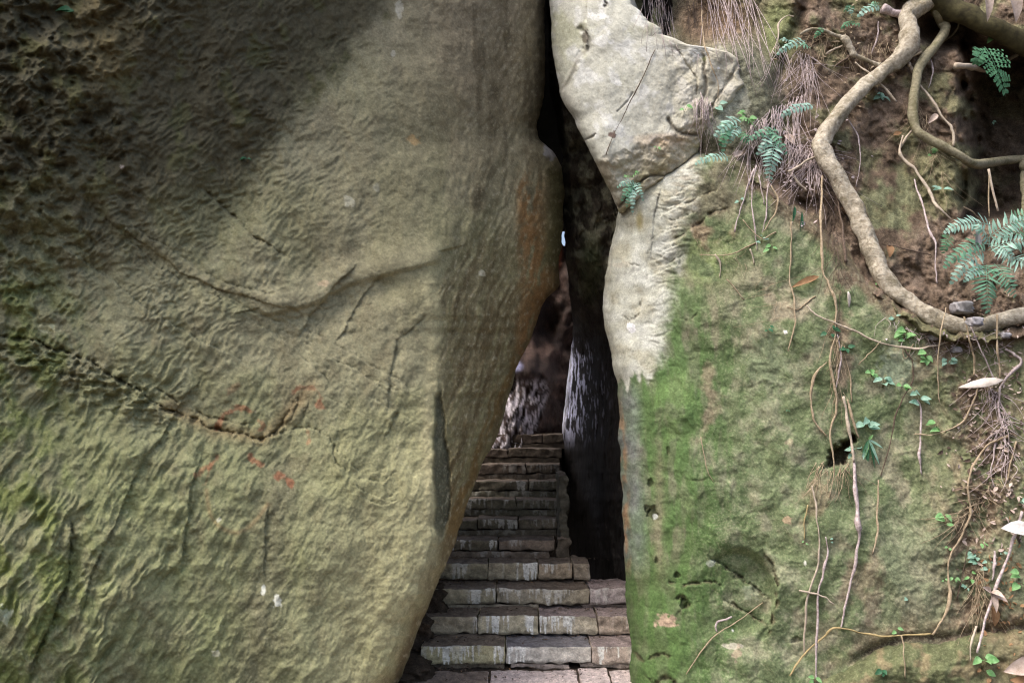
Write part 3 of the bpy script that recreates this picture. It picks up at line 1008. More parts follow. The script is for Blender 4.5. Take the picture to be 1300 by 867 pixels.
def pale_boulder():
    vs = np.arange(-260, 271, STEP_PX)
    nc = 240
    t = np.linspace(0, 1, nc)
    tabR = [(-260, 770), (-60, 784), (0, 797), (14, 812), (28, 823), (36, 838), (44, 840), (50, 858), (57, 871), (60, 896), (66, 926), (75, 936), (110, 943), (150, 908), (175, 893), (200, 884), (222, 852), (240, 822), (272, 789)]
    uL = itp(vs, PALE_L) + 1.0 * fbm(vs / 18, vs * 0, 3, 302)
    uR = itp(vs, tabR) + 3.2 * fbm(vs / 14, vs * 0 + 3, 4, 303, .6)
    u = uL[:, None] + (uR - uL)[:, None] * t[None, :]
    v = np.repeat(vs[:, None], nc, 1)
    Y = itp(u, smooth_tab([(690, 5.45), (730, 5.26), (770, 5.16), (850, 5.10), (950, 5.12)], 200))
    Y += 0.12 * sm(v, 60, -100)
    und = itp(u, [(690, 170), (748, 203), (770, 196), (800, 186), (850, 172), (885, 150), (950, 120)]) + 4 * fbm(u / 20, u * 0, 2, 5)
    b = v - und
    Y += 0.0017 * np.clip(b, 0, 200)
    e1 = u - uL[:, None]
    e2 = uR[:, None] - u
    Y += 0.12 * np.exp(-e1 / 6) + 0.03 * np.exp(-e2 / 2.5)
    h = 0.008 * fbm(u / 60, v / 60, 2, 311) + 0.035 * np.abs(pn(u / 95 + v / 160, v / 120 - u / 200, 312)) + 0.003 * fbm(u / 14, v / 14, 5, 313, .6)
    # broken facets towards the right end
    fr = sm(u, 820, 880)
    h += fr * 0.030 * (np.abs(pn(u / 46 + v / 70, v / 50, 315)) - 0.3) + fr * 0.006 * fbm(u / 9, v / 9, 4, 316, .6)
    h += sm(b, -2, 6) * 0.02 * fbm(u / 18, v / 14, 4, 317)
    dark = np.zeros_like(u)
    for pts, wd, dp, f in [([(738, 36), (745, 44), (748, 58), (745, 64), (737, 70), (731, 80), (726, 95), (719, 106), (711, 116), (706, 128)], 5, .022, .6),
                           ([(893, 72), (895, 80), (893, 88), (896, 100), (896, 115), (891, 130), (888, 148)], 4, .018, .8),
                           ([(940, 75), (934, 88), (924, 104), (915, 118), (905, 132), (898, 146)], 4, .018, .7),
                           ([(768, 2), (770, 6), (767, 9)], 2.5, .02, .8), ([(848, 152), (856, 164), (868, 170), (885, 172)], 4.5, .022, .9),
                           ([(786, 262), (820, 226), (850, 222), (885, 196)], 4, .03, .9),
                           ([(860, 62), (872, 82), (884, 100), (884, 120)], 2, .015, .25),
                           ([(784, 142), (796, 130), (803, 118)], 1.2, .01, .3), ([(742, 178), (752, 174), (756, 170)], 2, .02, .7)]:
        c = catmull(pts, 5)
        k = np.arange(len(c))
        c[:, 0] += 0.8 * fbm(k / 3.1, k * 0 + wd, 3, 171)
        d, sd, rn = line_dist(u, v, c, 40)
        g = np.exp(-(d / (wd * 0.62 * np.clip(0.9 + 0.7 * fbm(u / 9, v / 9, 3, int(pts[0][0]) % 50), 0.3, 2))) ** 2)
        h -= dp * g
        dark = np.maximum(dark, g * f)
    # recess left of the dark groove
    d, sd, rn = line_dist(u, v, [(745, 30), (745, 64), (731, 80), (719, 106), (706, 128)], 60)
    h -= 0.075 * sm(d * sd, 0, 5) * (d < 60) * sm(v, 150, 110)
    Y = Y - h
    P = world(u, v, Y)
    med = fbm(u / 26, v / 30, 4, 323)
    big = fbm(u / 70, v / 70, 3, 321)
    fine = fbm(u / 6, v / 6, 3, 325)
    C = np.empty(u.shape + (3,))
    C[:] = (0.46, 0.455, 0.41)
    C = lerp3(C, (0.39, 0.39, 0.29), sm(big + 0.4 * med, 0, .5) * sm(v, 130, 40) * 0.8)
    C = lerp3(C, (0.60, 0.60, 0.60), sm(med, .05, .55) * 0.75)
    C = lerp3(C, (0.50, 0.44, 0.33), sm(u, 800, 900) * 0.5)
    C = lerp3(C, (0.34, 0.285, 0.20), sm(b, -3, 10) * (0.6 + 0.4 * med))
    C = lerp3(C, (0.27, 0.25, 0.14), sm(b, 14, 50) * sm(med, -.1, .5) * 0.6)
    C = lerp3(C, (0.42, 0.31, 0.22), sm(1 - np.hypot((u - 840) / 50, (v - 178) / 12), 0, .6) * 0.5)
    C = lerp3(C, (0.33, 0.31, 0.29), sm(u, 742, 712) * sm(v, 90, 150) * 0.7)  # left facet greyed: its shade is put into the colour
    C = lerp3(C, (0.09, 0.075, 0.06), np.clip(dark, 0, 1) * 0.9)
    for (a_, b_, ra, rb, cc, f) in [(758, 22, 12, 7, (.70, .70, .70), .7), (765, 50, 12, 9, (.66, .66, .68), .6), (744, 48, 5, 12, (.1, .08, .06), .8), (885, 65, 14, 10, (.62, .62, .62), .7), (777, 171, 5, 4, (.12, .07, .06), .9),
                                    (913, 87, 1.6, 1.6, (.9, .9, .85), 1), (782, 105, 7, 4, (.7, .7, .7), .6), (858, 66, 3, 2, (.8, .75, .72), .8), (894, 74, 3, 4, (.12, .13, .05), .8)]:
        C = lerp3(C, cc, spot(u, v, a_, b_, ra, rb, 0.7, int(a_ + b_)) * f)
    spk = sm(pn(u / 3.1, v / 2.6, 327), 0.45, 0.7)
    C = lerp3(C, (0.20, 0.17, 0.11), spk * 0.4)
    C *= (1.08 + 0.12 * fine)[..., None] * np.array([0.985, 1.0, 0.96])
    T = np.concatenate([np.clip(C, 0.01, 0.85), np.full(u.shape + (1,), 0.0)], -1)
    o = solid_from_grid('boulder', P, T, M_PALE, np.array([0.30, 1.0, 0.22]), (0.03, 0.1, 0.25, 0.6, 0.95), 0.03)
    return o, (vs, uL, uR, Y)


PB_O, G_PALE = pale_boulder()
tag(PB_O, 'pale cream wedge shaped boulder resting above the mossy one beside the narrow slit', 'boulder')


def pale_lookup(u, v):
    vs, uL, uR, Y = G_PALE
    if v > vs[-1]:
        return 99.0
    i = int(max((v - vs[0]) / STEP_PX, 0))
    t = (u - uL[i]) / (uR[i] - uL[i])
    if t < 0 or t > 1:
        return 99.0
    return float(Y[i, int(t * (Y.shape[1] - 1))])


def surf(u, v):
    return min(grid_lookup(G_MOSS, u, v) if v > 152 else 99.0, bank_lookup(u, v), pale_lookup(u, v), low_lookup(u, v), 6.2)


# =================================================================== INSIDE THE PASSAGE
def inner_wall():
    """wet right-hand wall, darkened in its tint for shade, that runs back along the steps"""
    vs = np.arange(-140, 800, 2.0)
    nc = 150
    t = np.linspace(0, 1, nc)
    uL = itp(vs, smooth_tab([(-140, 694), (0, 693), (100, 695), (200, 711), (260, 716), (330, 719), (400, 726), (430, 728), (470, 722), (520, 716), (560, 713), (640, 714), (700, 716), (800, 722)], 500)) + 1.2 * fbm(vs / 20, vs * 0, 3, 402)
    uR = uL * 0 + 850
    u = uL[:, None] + (uR - uL)[:, None] * t[None, :]
    v = np.repeat(vs[:, None], nc, 1)
    e = u - uL[:, None]
    low = itp(e, [(0, 8.15), (14, 7.75), (40, 7.0), (60, 6.5), (80, 6.15), (110, 5.9), (160, 5.75)])
    upp = itp(e, [(0, 6.75), (12, 6.35), (40, 6.12), (70, 5.92), (160, 5.8)])
    m = sm(v, 330, 470)
    Y = upp + (low - upp) * m
    wu = u + 2.2 * fbm(u / 30, v / 40, 3, 413)
    h = 0.10 * fbm(wu / 40, v / 60, 3, 411) + 0.03 * fbm(wu / 12, v / 14, 4, 415) * (1 - m)
    h += m * (0.035 * fbm(wu / 9, v / 70, 3, 417) + 0.02 * fbm(wu / 4, v / 22, 3, 419) + 0.05 * fbm(u / 30, v / 40, 3, 420))
    # blocky faces of the upper part
    cell = np.floor(fbm(u / 26, v / 34, 2, 421) * 3.2) / 3.2
    h += (1 - m) * 0.12 * cell
    Y = Y - h
    P = world(u, v, Y)
    med = fbm(u / 16, v / 20, 4, 423)
    C = np.empty(u.shape + (3,))
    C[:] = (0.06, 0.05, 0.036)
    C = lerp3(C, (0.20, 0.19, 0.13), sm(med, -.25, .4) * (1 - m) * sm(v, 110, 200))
    C = lerp3(C, (0.02, 0.017, 0.014), sm(v, 150, 95) * .9)  # top of the slit blackened in colour, standing for deep shade
    C = lerp3(C, (0.014, 0.012, 0.011), m * 0.95)  # lower wall tinted near black for the shade inside the passage
    C = lerp3(C, (0.065, 0.08, 0.035), sm(1 - np.hypot((u - 750) / 22, (v - 340) / 60), 0, .7) * .7)
    # grazing skylight painted as pale violet streaks on the fluted part
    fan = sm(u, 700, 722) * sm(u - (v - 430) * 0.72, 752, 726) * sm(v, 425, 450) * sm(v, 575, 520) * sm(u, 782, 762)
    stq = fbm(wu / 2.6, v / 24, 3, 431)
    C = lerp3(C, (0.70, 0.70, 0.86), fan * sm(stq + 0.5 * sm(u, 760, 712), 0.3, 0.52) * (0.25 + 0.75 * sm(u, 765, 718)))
    C = lerp3(C, (0.72, 0.72, 0.80), np.exp(-(e / 3.0) ** 2) * sm(v, 430, 470) * sm(v, 556, 535))  # bright far edge: light from the passage end painted on
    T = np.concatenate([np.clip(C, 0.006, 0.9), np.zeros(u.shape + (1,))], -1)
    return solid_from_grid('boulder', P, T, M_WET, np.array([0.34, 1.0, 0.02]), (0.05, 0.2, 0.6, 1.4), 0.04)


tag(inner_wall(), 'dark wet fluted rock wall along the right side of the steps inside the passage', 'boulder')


def rear_rock():
    vs = np.arange(250, 640, 2.5)
    us = np.arange(470, 800, 2.0)
    u, v = np.meshgrid(us, vs)
    Y = 9.15 + 0.10 * (v - 420) / 120 * -1 + 0.0045 * np.clip(690 - u, 0, 200) * 0 + 0.25 * fbm(u / 60, v / 90, 3, 503)
    Y -= 0.0030 * (v - 300) * sm(u, 720, 660)
    # jut over the streaked foot
    d, sd, _ = line_dist(u, v, [(630, 478), (660, 468), (690, 474), (700, 486)], 60)
    Y -= 0.22 * np.exp(-(d / 12) ** 2)
    foot = sm(v, 478, 492) * sm(u - (545 - v) * 0.25, 688, 676)
    Y += 0.10 * sm(v, 480, 500)
    Y -= 0.0028 * np.clip(v - 485, 0, 70)
    wu = u + 2.5 * fbm(u / 20, v / 30, 3, 513) + 0.25 * (v - 500)
    h = 0.05 * ridge(wu / 6, v / 40, 517) * sm(v, 470, 500) + 0.05 * fbm(u / 14, v / 18, 4, 519)
    # top sinks away on the right to leave a chink of sky
    top = itp(us, [(470, 250), (690, 240), (707, 250), (710, 300), (715, 313), (722, 310), (730, 270), (800, 240)])
    v = np.maximum(v, top[None, :])
    Y = Y - h
    P = world(u, v, Y)
    med = fbm(u / 18, v / 22, 4, 523)
    C = np.empty(u.shape + (3,))
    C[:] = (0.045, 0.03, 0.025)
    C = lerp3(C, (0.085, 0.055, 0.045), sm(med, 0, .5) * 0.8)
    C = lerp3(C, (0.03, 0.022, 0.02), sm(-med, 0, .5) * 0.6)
    C = lerp3(C, (0.36, 0.12, 0.055), sm(1 - np.hypot((u - 708) / 8, (v - 318) / 32), 0, .6) * 0.9)
    stq = fbm(wu / 3.6, v / 17, 3, 531)
    C = lerp3(C, (0.76, 0.71, 0.76), foot * sm(stq, -0.25, 0.45) * 0.85)  # light falling on the foot, painted as pale lilac streaks
    C = lerp3(C, (0.30, 0.30, 0.45), sm(1 - np.hypot((u - 655) / 12, (v - 465) / 9), 0, .6) * 0.8)  # bluish spot of skylight painted on the rock
    T = np.concatenate([np.clip(C, 0.006, 0.9), np.zeros(u.shape + (1,))], -1)
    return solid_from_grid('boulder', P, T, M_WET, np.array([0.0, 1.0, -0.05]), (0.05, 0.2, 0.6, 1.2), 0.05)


tag(rear_rock(), 'reddish brown rock at the head of the steps closing the passage', 'boulder')


def lump_rock(name, c, size, seed, mat, tintc, amp=0.18, n=40):
    th = np.linspace(0.001, np.pi - 0.001, n)
    ph = np.linspace(0, 2 * np.pi, 2 * n, endpoint=False)
    T_, P_ = np.meshgrid(th, ph, indexing='ij')
    d = np.stack([np.sin(T_) * np.cos(P_), np.sin(T_) * np.sin(P_), np.cos(T_)], -1)
    pw = 0.55
    dd = np.sign(d) * np.abs(d) ** pw
    rr = 1 + amp * (fbm(d[..., 0] * 1.7 + d[..., 2] * 2.1, d[..., 1] * 1.9 - d[..., 2], 4, seed) * np.sin(T_) ** 0.5)
    V = dd * rr[..., None] * np.array(size) * 0.5 + np.array(c)
    idx = np.arange(n * 2 * n).reshape(n, 2 * n)
    a = idx[:-1]
    b = idx[1:]
    f = np.stack([a, b, np.roll(b, -1, 1), np.roll(a, -1, 1)], -1).reshape(-1, 4)
    med = fbm(d[..., 0] * 5 + d[..., 2] * 3, d[..., 1] * 5 - d[..., 2] * 3, 4, seed + 3)
    C = np.array(tintc)[None, None, :] * (1 + 0.4 * med)[..., None]
    T = np.concatenate([np.clip(C, 0.01, 0.9), np.zeros(C.shape[:2] + (1,))], -1)
    me = np_mesh(name, V.reshape(-1, 3), f, T.reshape(-1, 4), [list(idx[0]), list(idx[-1][::-1])])
    return link(name, me, mat)


tag(lump_rock('boulder', (0.1, 7.15, 4.61), (3.2, 0.95, 2.5), 601, M_ROCK, (0.03, 0.027, 0.022)),  # added roof block: shades the passage and narrows the sky gap
    'dark boulder added overhead across the passage to shade the steps', 'boulder')

# =================================================================== STEPS
RISE, RUN, Y1 = 0.135, 0.257, 5.5
M_STONE = attr_mat('worn_step_stone', rough=0.85, fine=120, bump=0.7, dist=0.006, contrast=0.3)


def rough_block(name, x0, x1, y0, y1, z0, z1, base, parent, seed, drip=0.0, drange=(0, 1), res=0.006, rad=0.012, top=None, lum=0.008, tilt=0.0):
    """rounded, chipped stone block; lime drips run down its front from the upper edge"""
    size = np.array([x1 - x0, y1 - y0, z1 - z0])
    cen = np.array([(x0 + x1) / 2, (y0 + y1) / 2, (z0 + z1) / 2])
    half = size / 2
    pts, quads = [], []
    off = 0
    for ax in range(3):
        o1, o2 = [(1, 2), (2, 0), (0, 1)][ax]
        for sg in (-1, 1):
            rs = res if (ax == 1 and sg == -1) or (ax == 2 and sg == 1) else res * 3
            n1 = max(3, int(size[o1] / rs))
            n2 = max(3, int(size[o2] / rs))
            n1, n2 = (min(n1, 160), min(n2, 90))
            A, B = np.meshgrid(np.linspace(-1, 1, n1), np.linspace(-1, 1, n2), indexing='ij')
            p = np.zeros((n1, n2, 3))
            p[..., ax] = sg * half[ax]
            p[..., o1] = A * half[o1]
            p[..., o2] = B * half[o2]
            idx = np.arange(n1 * n2).reshape(n1, n2) + off
            q = np.stack([idx[:-1, :-1], idx[1:, :-1], idx[1:, 1:], idx[:-1, 1:]], -1).reshape(-1, 4)
            if sg < 0:
                q = q[:, ::-1]
            pts.append(p.reshape(-1, 3))
            quads.append(q)
            off += n1 * n2
    p = np.concatenate(pts)
    q = np.concatenate(quads)
    rd = min(rad, half.min() * 0.45)
    inner = np.clip(p, -(half - rd), half - rd)
    dv = p - inner
    nn = np.linalg.norm(dv, axis=1, keepdims=True)
    nr = dv / np.maximum(nn, 1e-6)
    sag = rd * (1 + 0.9 * fbm(p[:, 0] * 9 + seed, p[:, 2] * 9 + p[:, 1] * 7, 3, seed % 50))
    s = inner + nr * np.minimum(nn, np.maximum(sag, 0.002)[:, None])
    w = s + cen
    dsp = lum * fbm(w[:, 0] * 11 + w[:, 1] * 3, w[:, 2] * 14 + w[:, 1] * 9, 4, seed % 40)
    s = s + nr * dsp[:, None]
    s[:, 2] += tilt * s[:, 0]
    s[:, 2] += 0.010 * fbm(w[:, 0] * 2.2, w[:, 1] * 0.5, 2, seed % 30)
    w = s + cen
    med = fbm(w[:, 0] * 12 + w[:, 1] * 5, w[:, 2] * 14 + w[:, 1] * 8, 4, seed % 37)
    fine = fbm(w[:, 0] * 55, w[:, 2] * 60 + w[:, 1] * 45, 3, seed % 31)
    C = np.empty((len(p), 3))
    base = np.array(base) * (1.9 if w[:, 1].mean() < 6.5 else 1.15)  # near blocks lightened in colour to stand for sky light out front
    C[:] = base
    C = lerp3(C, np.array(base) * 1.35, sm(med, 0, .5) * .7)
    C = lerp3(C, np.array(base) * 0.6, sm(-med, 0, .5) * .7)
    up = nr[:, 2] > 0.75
    tc_ = np.array(top if top is not None else (0.15, 0.12, 0.095)) * (1.7 if w[:, 1].mean() < 6.5 else 1.1)  # near treads lightened the same way
    C[up] = tc_ * (1 + 0.5 * med[up])[:, None]
    dirt = sm(fine + med, 0.25, 0.6)
    C = lerp3(C, (0.055, 0.042, 0.032), dirt * 0.5 * (0.4 + 0.6 * up))
    zt = (half[2] - p[:, 2])
    # earth thrown up along the foot
    C = lerp3(C, (0.06, 0.048, 0.035), sm(-p[:, 2] / half[2] + 0.35 * med, 0.62, 0.95) * 0.7)
    if drip > 0:
        X = w[:, 0]
        ln = (0.32 + 0.95 * pn(X * 24, X * 0 + 3.3, seed % 29) + 0.8 * pn(X * 62, X * 0 + 1.3, seed % 23)) * size[2] * 1.25
        xx = (p[:, 0] / half[0] + 1) / 2
        on = sm(xx, drange[0] - .03, drange[0] + .03) * sm(xx, drange[1] + .03, drange[1] - .03)
        on = on * sm(0.35 + pn(X * 7, X * 0 + 9, seed % 19), 0.0, 0.35)
        front = nr[:, 1] < -0.3
        dm = sm(ln - zt, -0.003, 0.005) * on * front
        dm *= sm(fine + 1.0, 0.2, 0.6)
        C = lerp3(C, (0.80, 0.80, 0.75), np.clip(dm * drip * 1.15, 0, 1))
    C *= (1 + 0.18 * fine)[:, None]
    T = np.concatenate([np.clip(C, 0.01, 0.9), np.zeros((len(C), 1))], -1)
    loc = np.array(parent.location) if parent else np.zeros(3)
    me = np_mesh(name, w - loc, q, T)
    o = bpy.data.objects.new(name, me)
    COL.objects.link(o)
    me.materials.append(M_STONE)
    if parent:
        o.parent = parent
    return o


def xat(u, n):
    Y = Y1 + RUN * (n - 1)
    return (u - CU) / F * Y / (CP - SP * (CV - 690) / F)


ROWS = {
    1: ([536, 642, 750, 830], [(.25, .23, .14), (.30, .285, .255), (.27, .225, .19)], [(.7, (0, 1)), (.85, (.0, .28)), (.85, (.1, .75))]),
    2: ([500, 607, 684, 758, 830], [(.20, .175, .125), (.27, .245, .175), (.29, .26, .20), (.25, .205, .165)], [(.8, (.75, 1)), (.85, (0, 1)), (.95, (0, .6)), (.2, (0, 1))]),
    3: ([500, 630, 748, 830], [(.20, .18, .125), (.22, .195, .145), (.24, .21, .205)], [(.6, (.7, 1)), (.45, (0, 1)), (.25, (0, .4))]),
    4: ([520, 620, 683, 727, 749], [(.16, .145, .10), (.22, .195, .14), (.24, .195, .14), (.2, .17, .13)], [(.4, (0, 1)), (.95, (.3, 1)), (.6, (0, 1)), (.6, (0, 1))]),
    5: ([540, 632, 705], [(.17, .15, .105), (.22, .175, .135)], [(.6, (.3, 1)), (.3, (0, .4))]),
    6: ([550, 606, 658, 709], [(.15, .14, .10), (.17, .155, .11), (.17, .15, .11)], [(.4, (0, 1)), (.6, (0, 1)), (.35, (0, 1))]),
    7: ([560, 655, 710], [(.15, .14, .10), (.15, .14, .10)], [(.6, (.3, 1)), (.2, (0, 1))]),
    8: ([570, 672, 711], [(.14, .125, .09), (.15, .14, .10)], [(.6, (.2, 1)), (.2, (0, 1))]),
    9: ([580, 668, 713], [(.15, .115, .09), (.15, .12, .09)], [(.2, (0, 1)), (.2, (0, 1))]),
    10: ([590, 645, 714], [(.15, .115, .09), (.15, .12, .09)], [(0, (0, 1)), (0, (0, 1))]),
    11: ([600, 690, 722], [(.15, .115, .09), (.15, .12, .09)], [(0, (0, 1)), (0, (0, 1))]),
}
STEP_LABEL = {
    1: 'lowest stone step above the paving, with a smooth grey middle block',
    2: 'second stone step from the paving, four blocks with thick white lime drips',
    3: 'third stone step from the paving, long block over a black gap, purplish right end',
    4: 'fourth stone step from the paving, whose right end stops short beside the dark wall',
    5: 'fifth stone step from the paving, with a reddish brown right block',
    6: 'sixth stone step from the paving, three blocks above a lower second course',
    7: 'seventh stone step from the paving, mossy dark with faint drips',
    8: 'eighth stone step from the paving, dark with a thinly lit edge',
    9: 'third stone step from the top, dark with a thinly lit edge',
    10: 'second stone step from the top, dark with a pale lit edge',
    11: 'topmost stone step before the streaked rocks, dark with a bright edge',
}
for n, (xs, cols, drips) in ROWS.items():
    Y = Y1 + RUN * (n - 1)
    zt = RISE * n
    root = empty('stone_step', (xat((xs[0] + xs[-1]) / 2, n), Y, zt - RISE))
    tag(root, STEP_LABEL[n], 'step', 'stone steps climbing into the passage')
    two = n >= 5
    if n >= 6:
        cols = [tuple(np.array(c_) * (0.75 if n < 9 else 0.5)) for c_ in cols]  # upper steps coloured darker for the shade deeper in the passage
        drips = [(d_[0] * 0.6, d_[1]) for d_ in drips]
    zb = zt - RISE * (0.62 if two else (0.82 if n in (1, 3) else 0.92))
    for k in range(len(cols)):
        xa, xb = xat(xs[k], n) + 0.0018, xat(xs[k + 1], n) - 0.0018
        jz = [0.0, 0.006, -0.004, 0.003][(k + n) % 4] * (1 if n < 5 else 0.4)
        top = (0.13, 0.125, 0.135) if (n == 1 and k == 1) else ((0.19, 0.155, 0.15) if n in (1, 2, 3) and k >= 2 else (0.13, 0.105, 0.082))
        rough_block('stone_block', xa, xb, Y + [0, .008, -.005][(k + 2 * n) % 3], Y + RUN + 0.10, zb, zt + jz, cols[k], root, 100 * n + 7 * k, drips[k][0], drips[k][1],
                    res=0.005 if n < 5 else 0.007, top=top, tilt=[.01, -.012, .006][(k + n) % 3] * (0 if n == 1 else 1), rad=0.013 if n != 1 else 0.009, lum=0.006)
    # lower course
    if two:
        rough_block('filler_stone', xat(xs[0], n) + .003, xat(xs[-1] - (3 if n > 5 else 8), n), Y + 0.008, Y + RUN, zt - RISE - 0.01, zb - 0.001,
                    np.array(cols[-1]) * 0.95, root, 40 * n, drips[0][0] * 0.4, (0, 1), res=0.007, rad=0.006)
    elif n == 3:
        rough_block('filler_stone', xat(545, n), xat(684, n), Y + 0.02, Y + RUN, zt - RISE - 0.01, zb - 0.003, (.19, .165, .125), root, 377, res=0.006, rad=0.008)
        rough_block('filler_stone', xat(738, n), xat(810, n), Y + 0.03, Y + RUN, zt - RISE - 0.01, zb - 0.003, (.17, .14, .125), root, 379, res=0.006, rad=0.008)
    elif n == 1:
        rough_block('filler_stone', xat(648, n), xat(722, n), Y + 0.012, Y + RUN, -0.01, zb - 0.003, (.23, .19, .165), root, 177, res=0.006, rad=0.008)
        rough_block('filler_stone', xat(735, n), xat(820, n), Y + 0.02, Y + RUN, -0.01, zb - 0.003, (.2, .165, .14), root, 179, res=0.006, rad=0.008)
        rough_block('filler_stone', xat(536, n), xat(640, n), Y + 0.03, Y + RUN, -0.01, zb - 0.003, (.12, .1, .075), root, 178, res=0.006, rad=0.008)

# the thin upright stone at the steps' right end
up = rough_block('upright_stone', xat(709, 5.5), xat(721, 5.5), Y1 + RUN * 4.1, Y1 + RUN * 5.6, 0.5, 1.18, (.09, .085, .065), None, 911, res=0.010, rad=0.02, lum=0.022)
tag(up, 'thin upright dark stone at the right end of the fifth step', 'stone')
root2 = rough_block('edge_stone', xat(704, 6), xat(722, 6), Y1 + RUN * 4.0, Y1 + RUN * 5.0, 0.5, 0.69, (.12, .10, .075), None, 913, res=0.012, rad=0.03, lum=0.02)
tag(root2, 'small rough stone wedged at the foot of the thin upright stone', 'stone')

# =================================================================== GROUND
M_GROUND = plain_mat('forest_floor', (0.035, 0.027, 0.02), (0.10, 0.075, 0.055), scale=22, rough=0.95, bump=1.0, dist=0.03)
M_SLAB = plain_mat('worn_paving', (0.20, 0.155, 0.135), (0.36, 0.30, 0.275), scale=9, rough=0.8, bump=0.5, dist=0.006)
gm = MB()
for i in range(41):
    for j in range(41):
        x = (i - 20) / 20
        y = (j - 20) / 20
        gm.v.append(Vector((np.sign(x) * abs(x) ** 3 * 900, np.sign(y) * abs(y) ** 3 * 900 + 5, -0.012 - 0.02 * random.random() * (abs(i - 20) > 2))))
for i in range(40):
    for j in range(40):
        a = i * 41 + j
        gm.f.append((a, a + 41, a + 42, a + 1))
g = gm.build('ground', M_GROUND)
tag(g, 'dark leaf strewn forest floor', 'ground', kind='structure')

# paving slabs in front of the lowest step
pv = empty('path', (0.3, 5.2, 0))
tag(pv, 'worn pinkish paving slabs before the lowest step', 'path', kind='structure')
slabs = [(-0.62, -0.15, 4.62, 5.42), (-0.14, 0.42, 4.62, 5.46), (0.43, 0.62, 4.62, 5.48), (0.63, 1.2, 4.62, 5.47), (-0.7, 0.1, 3.7, 4.61), (0.11, 1.1, 3.7, 4.61)]
for k, (a, b, c, d) in enumerate(slabs):
    rough_block('paving_slab', a, b, c, d, -0.08, 0.0 + 0.003 * (k % 3), (.30, .25, .23), pv, 1200 + k * 13, res=0.007, rad=0.008, lum=0.004,
                top=(.15, .12, .1) if k == 0 else (.37, .315, .305))
# landing at the head of the steps
lm = MB()
nx, ny = 26, 14
for i in range(nx):
    for j in range(ny):
        lm.v.append(Vector((-2.2 + 3.6 * i / (nx - 1), Y1 + RUN * 11 + 2.4 * j / (ny - 1), 1.478 + 0.02 * random.uniform(-1, 1))))
for i in range(nx - 1):
    for j in range(ny - 1):
        a = i * ny + j
        lm.f.append((a, a + ny, a + ny + 1, a + 1))
o0 = len(lm.v)
for i in range(nx):
    lm.v.append(Vector((-2.2 + 3.6 * i / (nx - 1), Y1 + RUN * 11, -0.1)))
for i in range(nx - 1):
    lm.f.append((i * ny, o0 + i, o0 + i + 1, (i + 1) * ny))
ld = lm.build('terrain', M_GROUND)
tag(ld, 'earth landing behind the topmost step', 'ground', kind='structure')

# =================================================================== ROOTS
M_ROOT = plain_mat('grey_root_bark', (0.21, 0.175, 0.125), (0.62, 0.565, 0.46), scale=38, rough=0.9, bump=1.0, dist=0.014, lo=0.28, hi=0.68, spec=.15, blot=(0.17, 0.145, 0.09))
M_ROOT2 = plain_mat('olive_root_bark', (0.15, 0.135, 0.085), (0.36, 0.33, 0.23), scale=50, rough=0.9, bump=0.9, dist=0.01, lo=0.28, hi=0.7, spec=.15, blot=(0.11, 0.105, 0.05))
M_ROOTD = plain_mat('dark_mossy_bark', (0.035, 0.03, 0.015), (0.09, 0.08, 0.035), scale=20, rough=0.9, bump=0.8, dist=0.008)
M_THIN = plain_mat('tan_rootlet', (0.26, 0.20, 0.125), (0.46, 0.37, 0.26), scale=60, rough=0.85, bump=0.2)
M_THINP = plain_mat('pale_rootlet', (0.36, 0.30, 0.23), (0.55, 0.47, 0.38), scale=60, rough=0.85, bump=0.2)
M_THIND = plain_mat('dark_rootlet', (0.07, 0.05, 0.035), (0.15, 0.11, 0.085), scale=60, rough=0.9, bump=0.3)
M_LILAC = plain_mat('dry_rootlet', (0.30, 0.235, 0.225), (0.64, 0.55, 0.55), scale=60, rough=0.85, bump=0.2)
M_YEL = plain_mat('yellow_runner', (0.28, 0.215, 0.10), (0.42, 0.33, 0.17), scale=50, rough=0.8, bump=0.2)


def root_on(name, pts, mat, label, cat, group, off=1.0, n=8, sides=10, lump=0.12, seed=1, arc=0.0, parent=None, thin=0.72):
    """pts: (u, v, half width px); laid on the rock face and bridging its hollows"""
    c = catmull(pts, n)
    if pts[len(pts) // 2][2] < 4:
        kk = np.arange(len(c)) + seed * 13.7
        c[:, 0] += 1.5 * fbm(kk / 6.0, kk * 0 + 1.5, 3, 11)
        c[:, 1] += 1.2 * fbm(kk / 6.0, kk * 0 + 5.5, 3, 12)
        c[:, 2] *= 1 + 0.35 * fbm(kk / 4.0, kk * 0 + 8.5, 2, 13)
    Ys = np.array([surf(a[0], a[1]) for a in c])
    k = max(2, int(n * 0.9))
    # a root bridges hollows: running minimum then smoothing
    pad = np.pad(Ys, k, mode='edge')
    mn = np.array([pad[i:i + 2 * k + 1].min() for i in range(len(Ys))])
    pad = np.pad(mn, k, mode='edge')
    Ys = np.convolve(pad, np.ones(2 * k + 1) / (2 * k + 1), mode='valid')
    if pts[len(pts) // 2][2] >= 5:
        c[:, 2] *= 0.9
    P, rad = [], []
    for a, Y in zip(c, Ys):
        r = max(a[2] * (thin if a[2] < 4 else 1), 0.3) * Y / F
        y = Y - r * off - arc
        P.append(wpt(a[0], a[1], y))
        rad.append(r)
    m = MB()
    m.tube(P, rad, sides, lump, seed)
    o = m.build(name, mat, parent)
    if label:
        tag(o, label, cat, group)
    return o


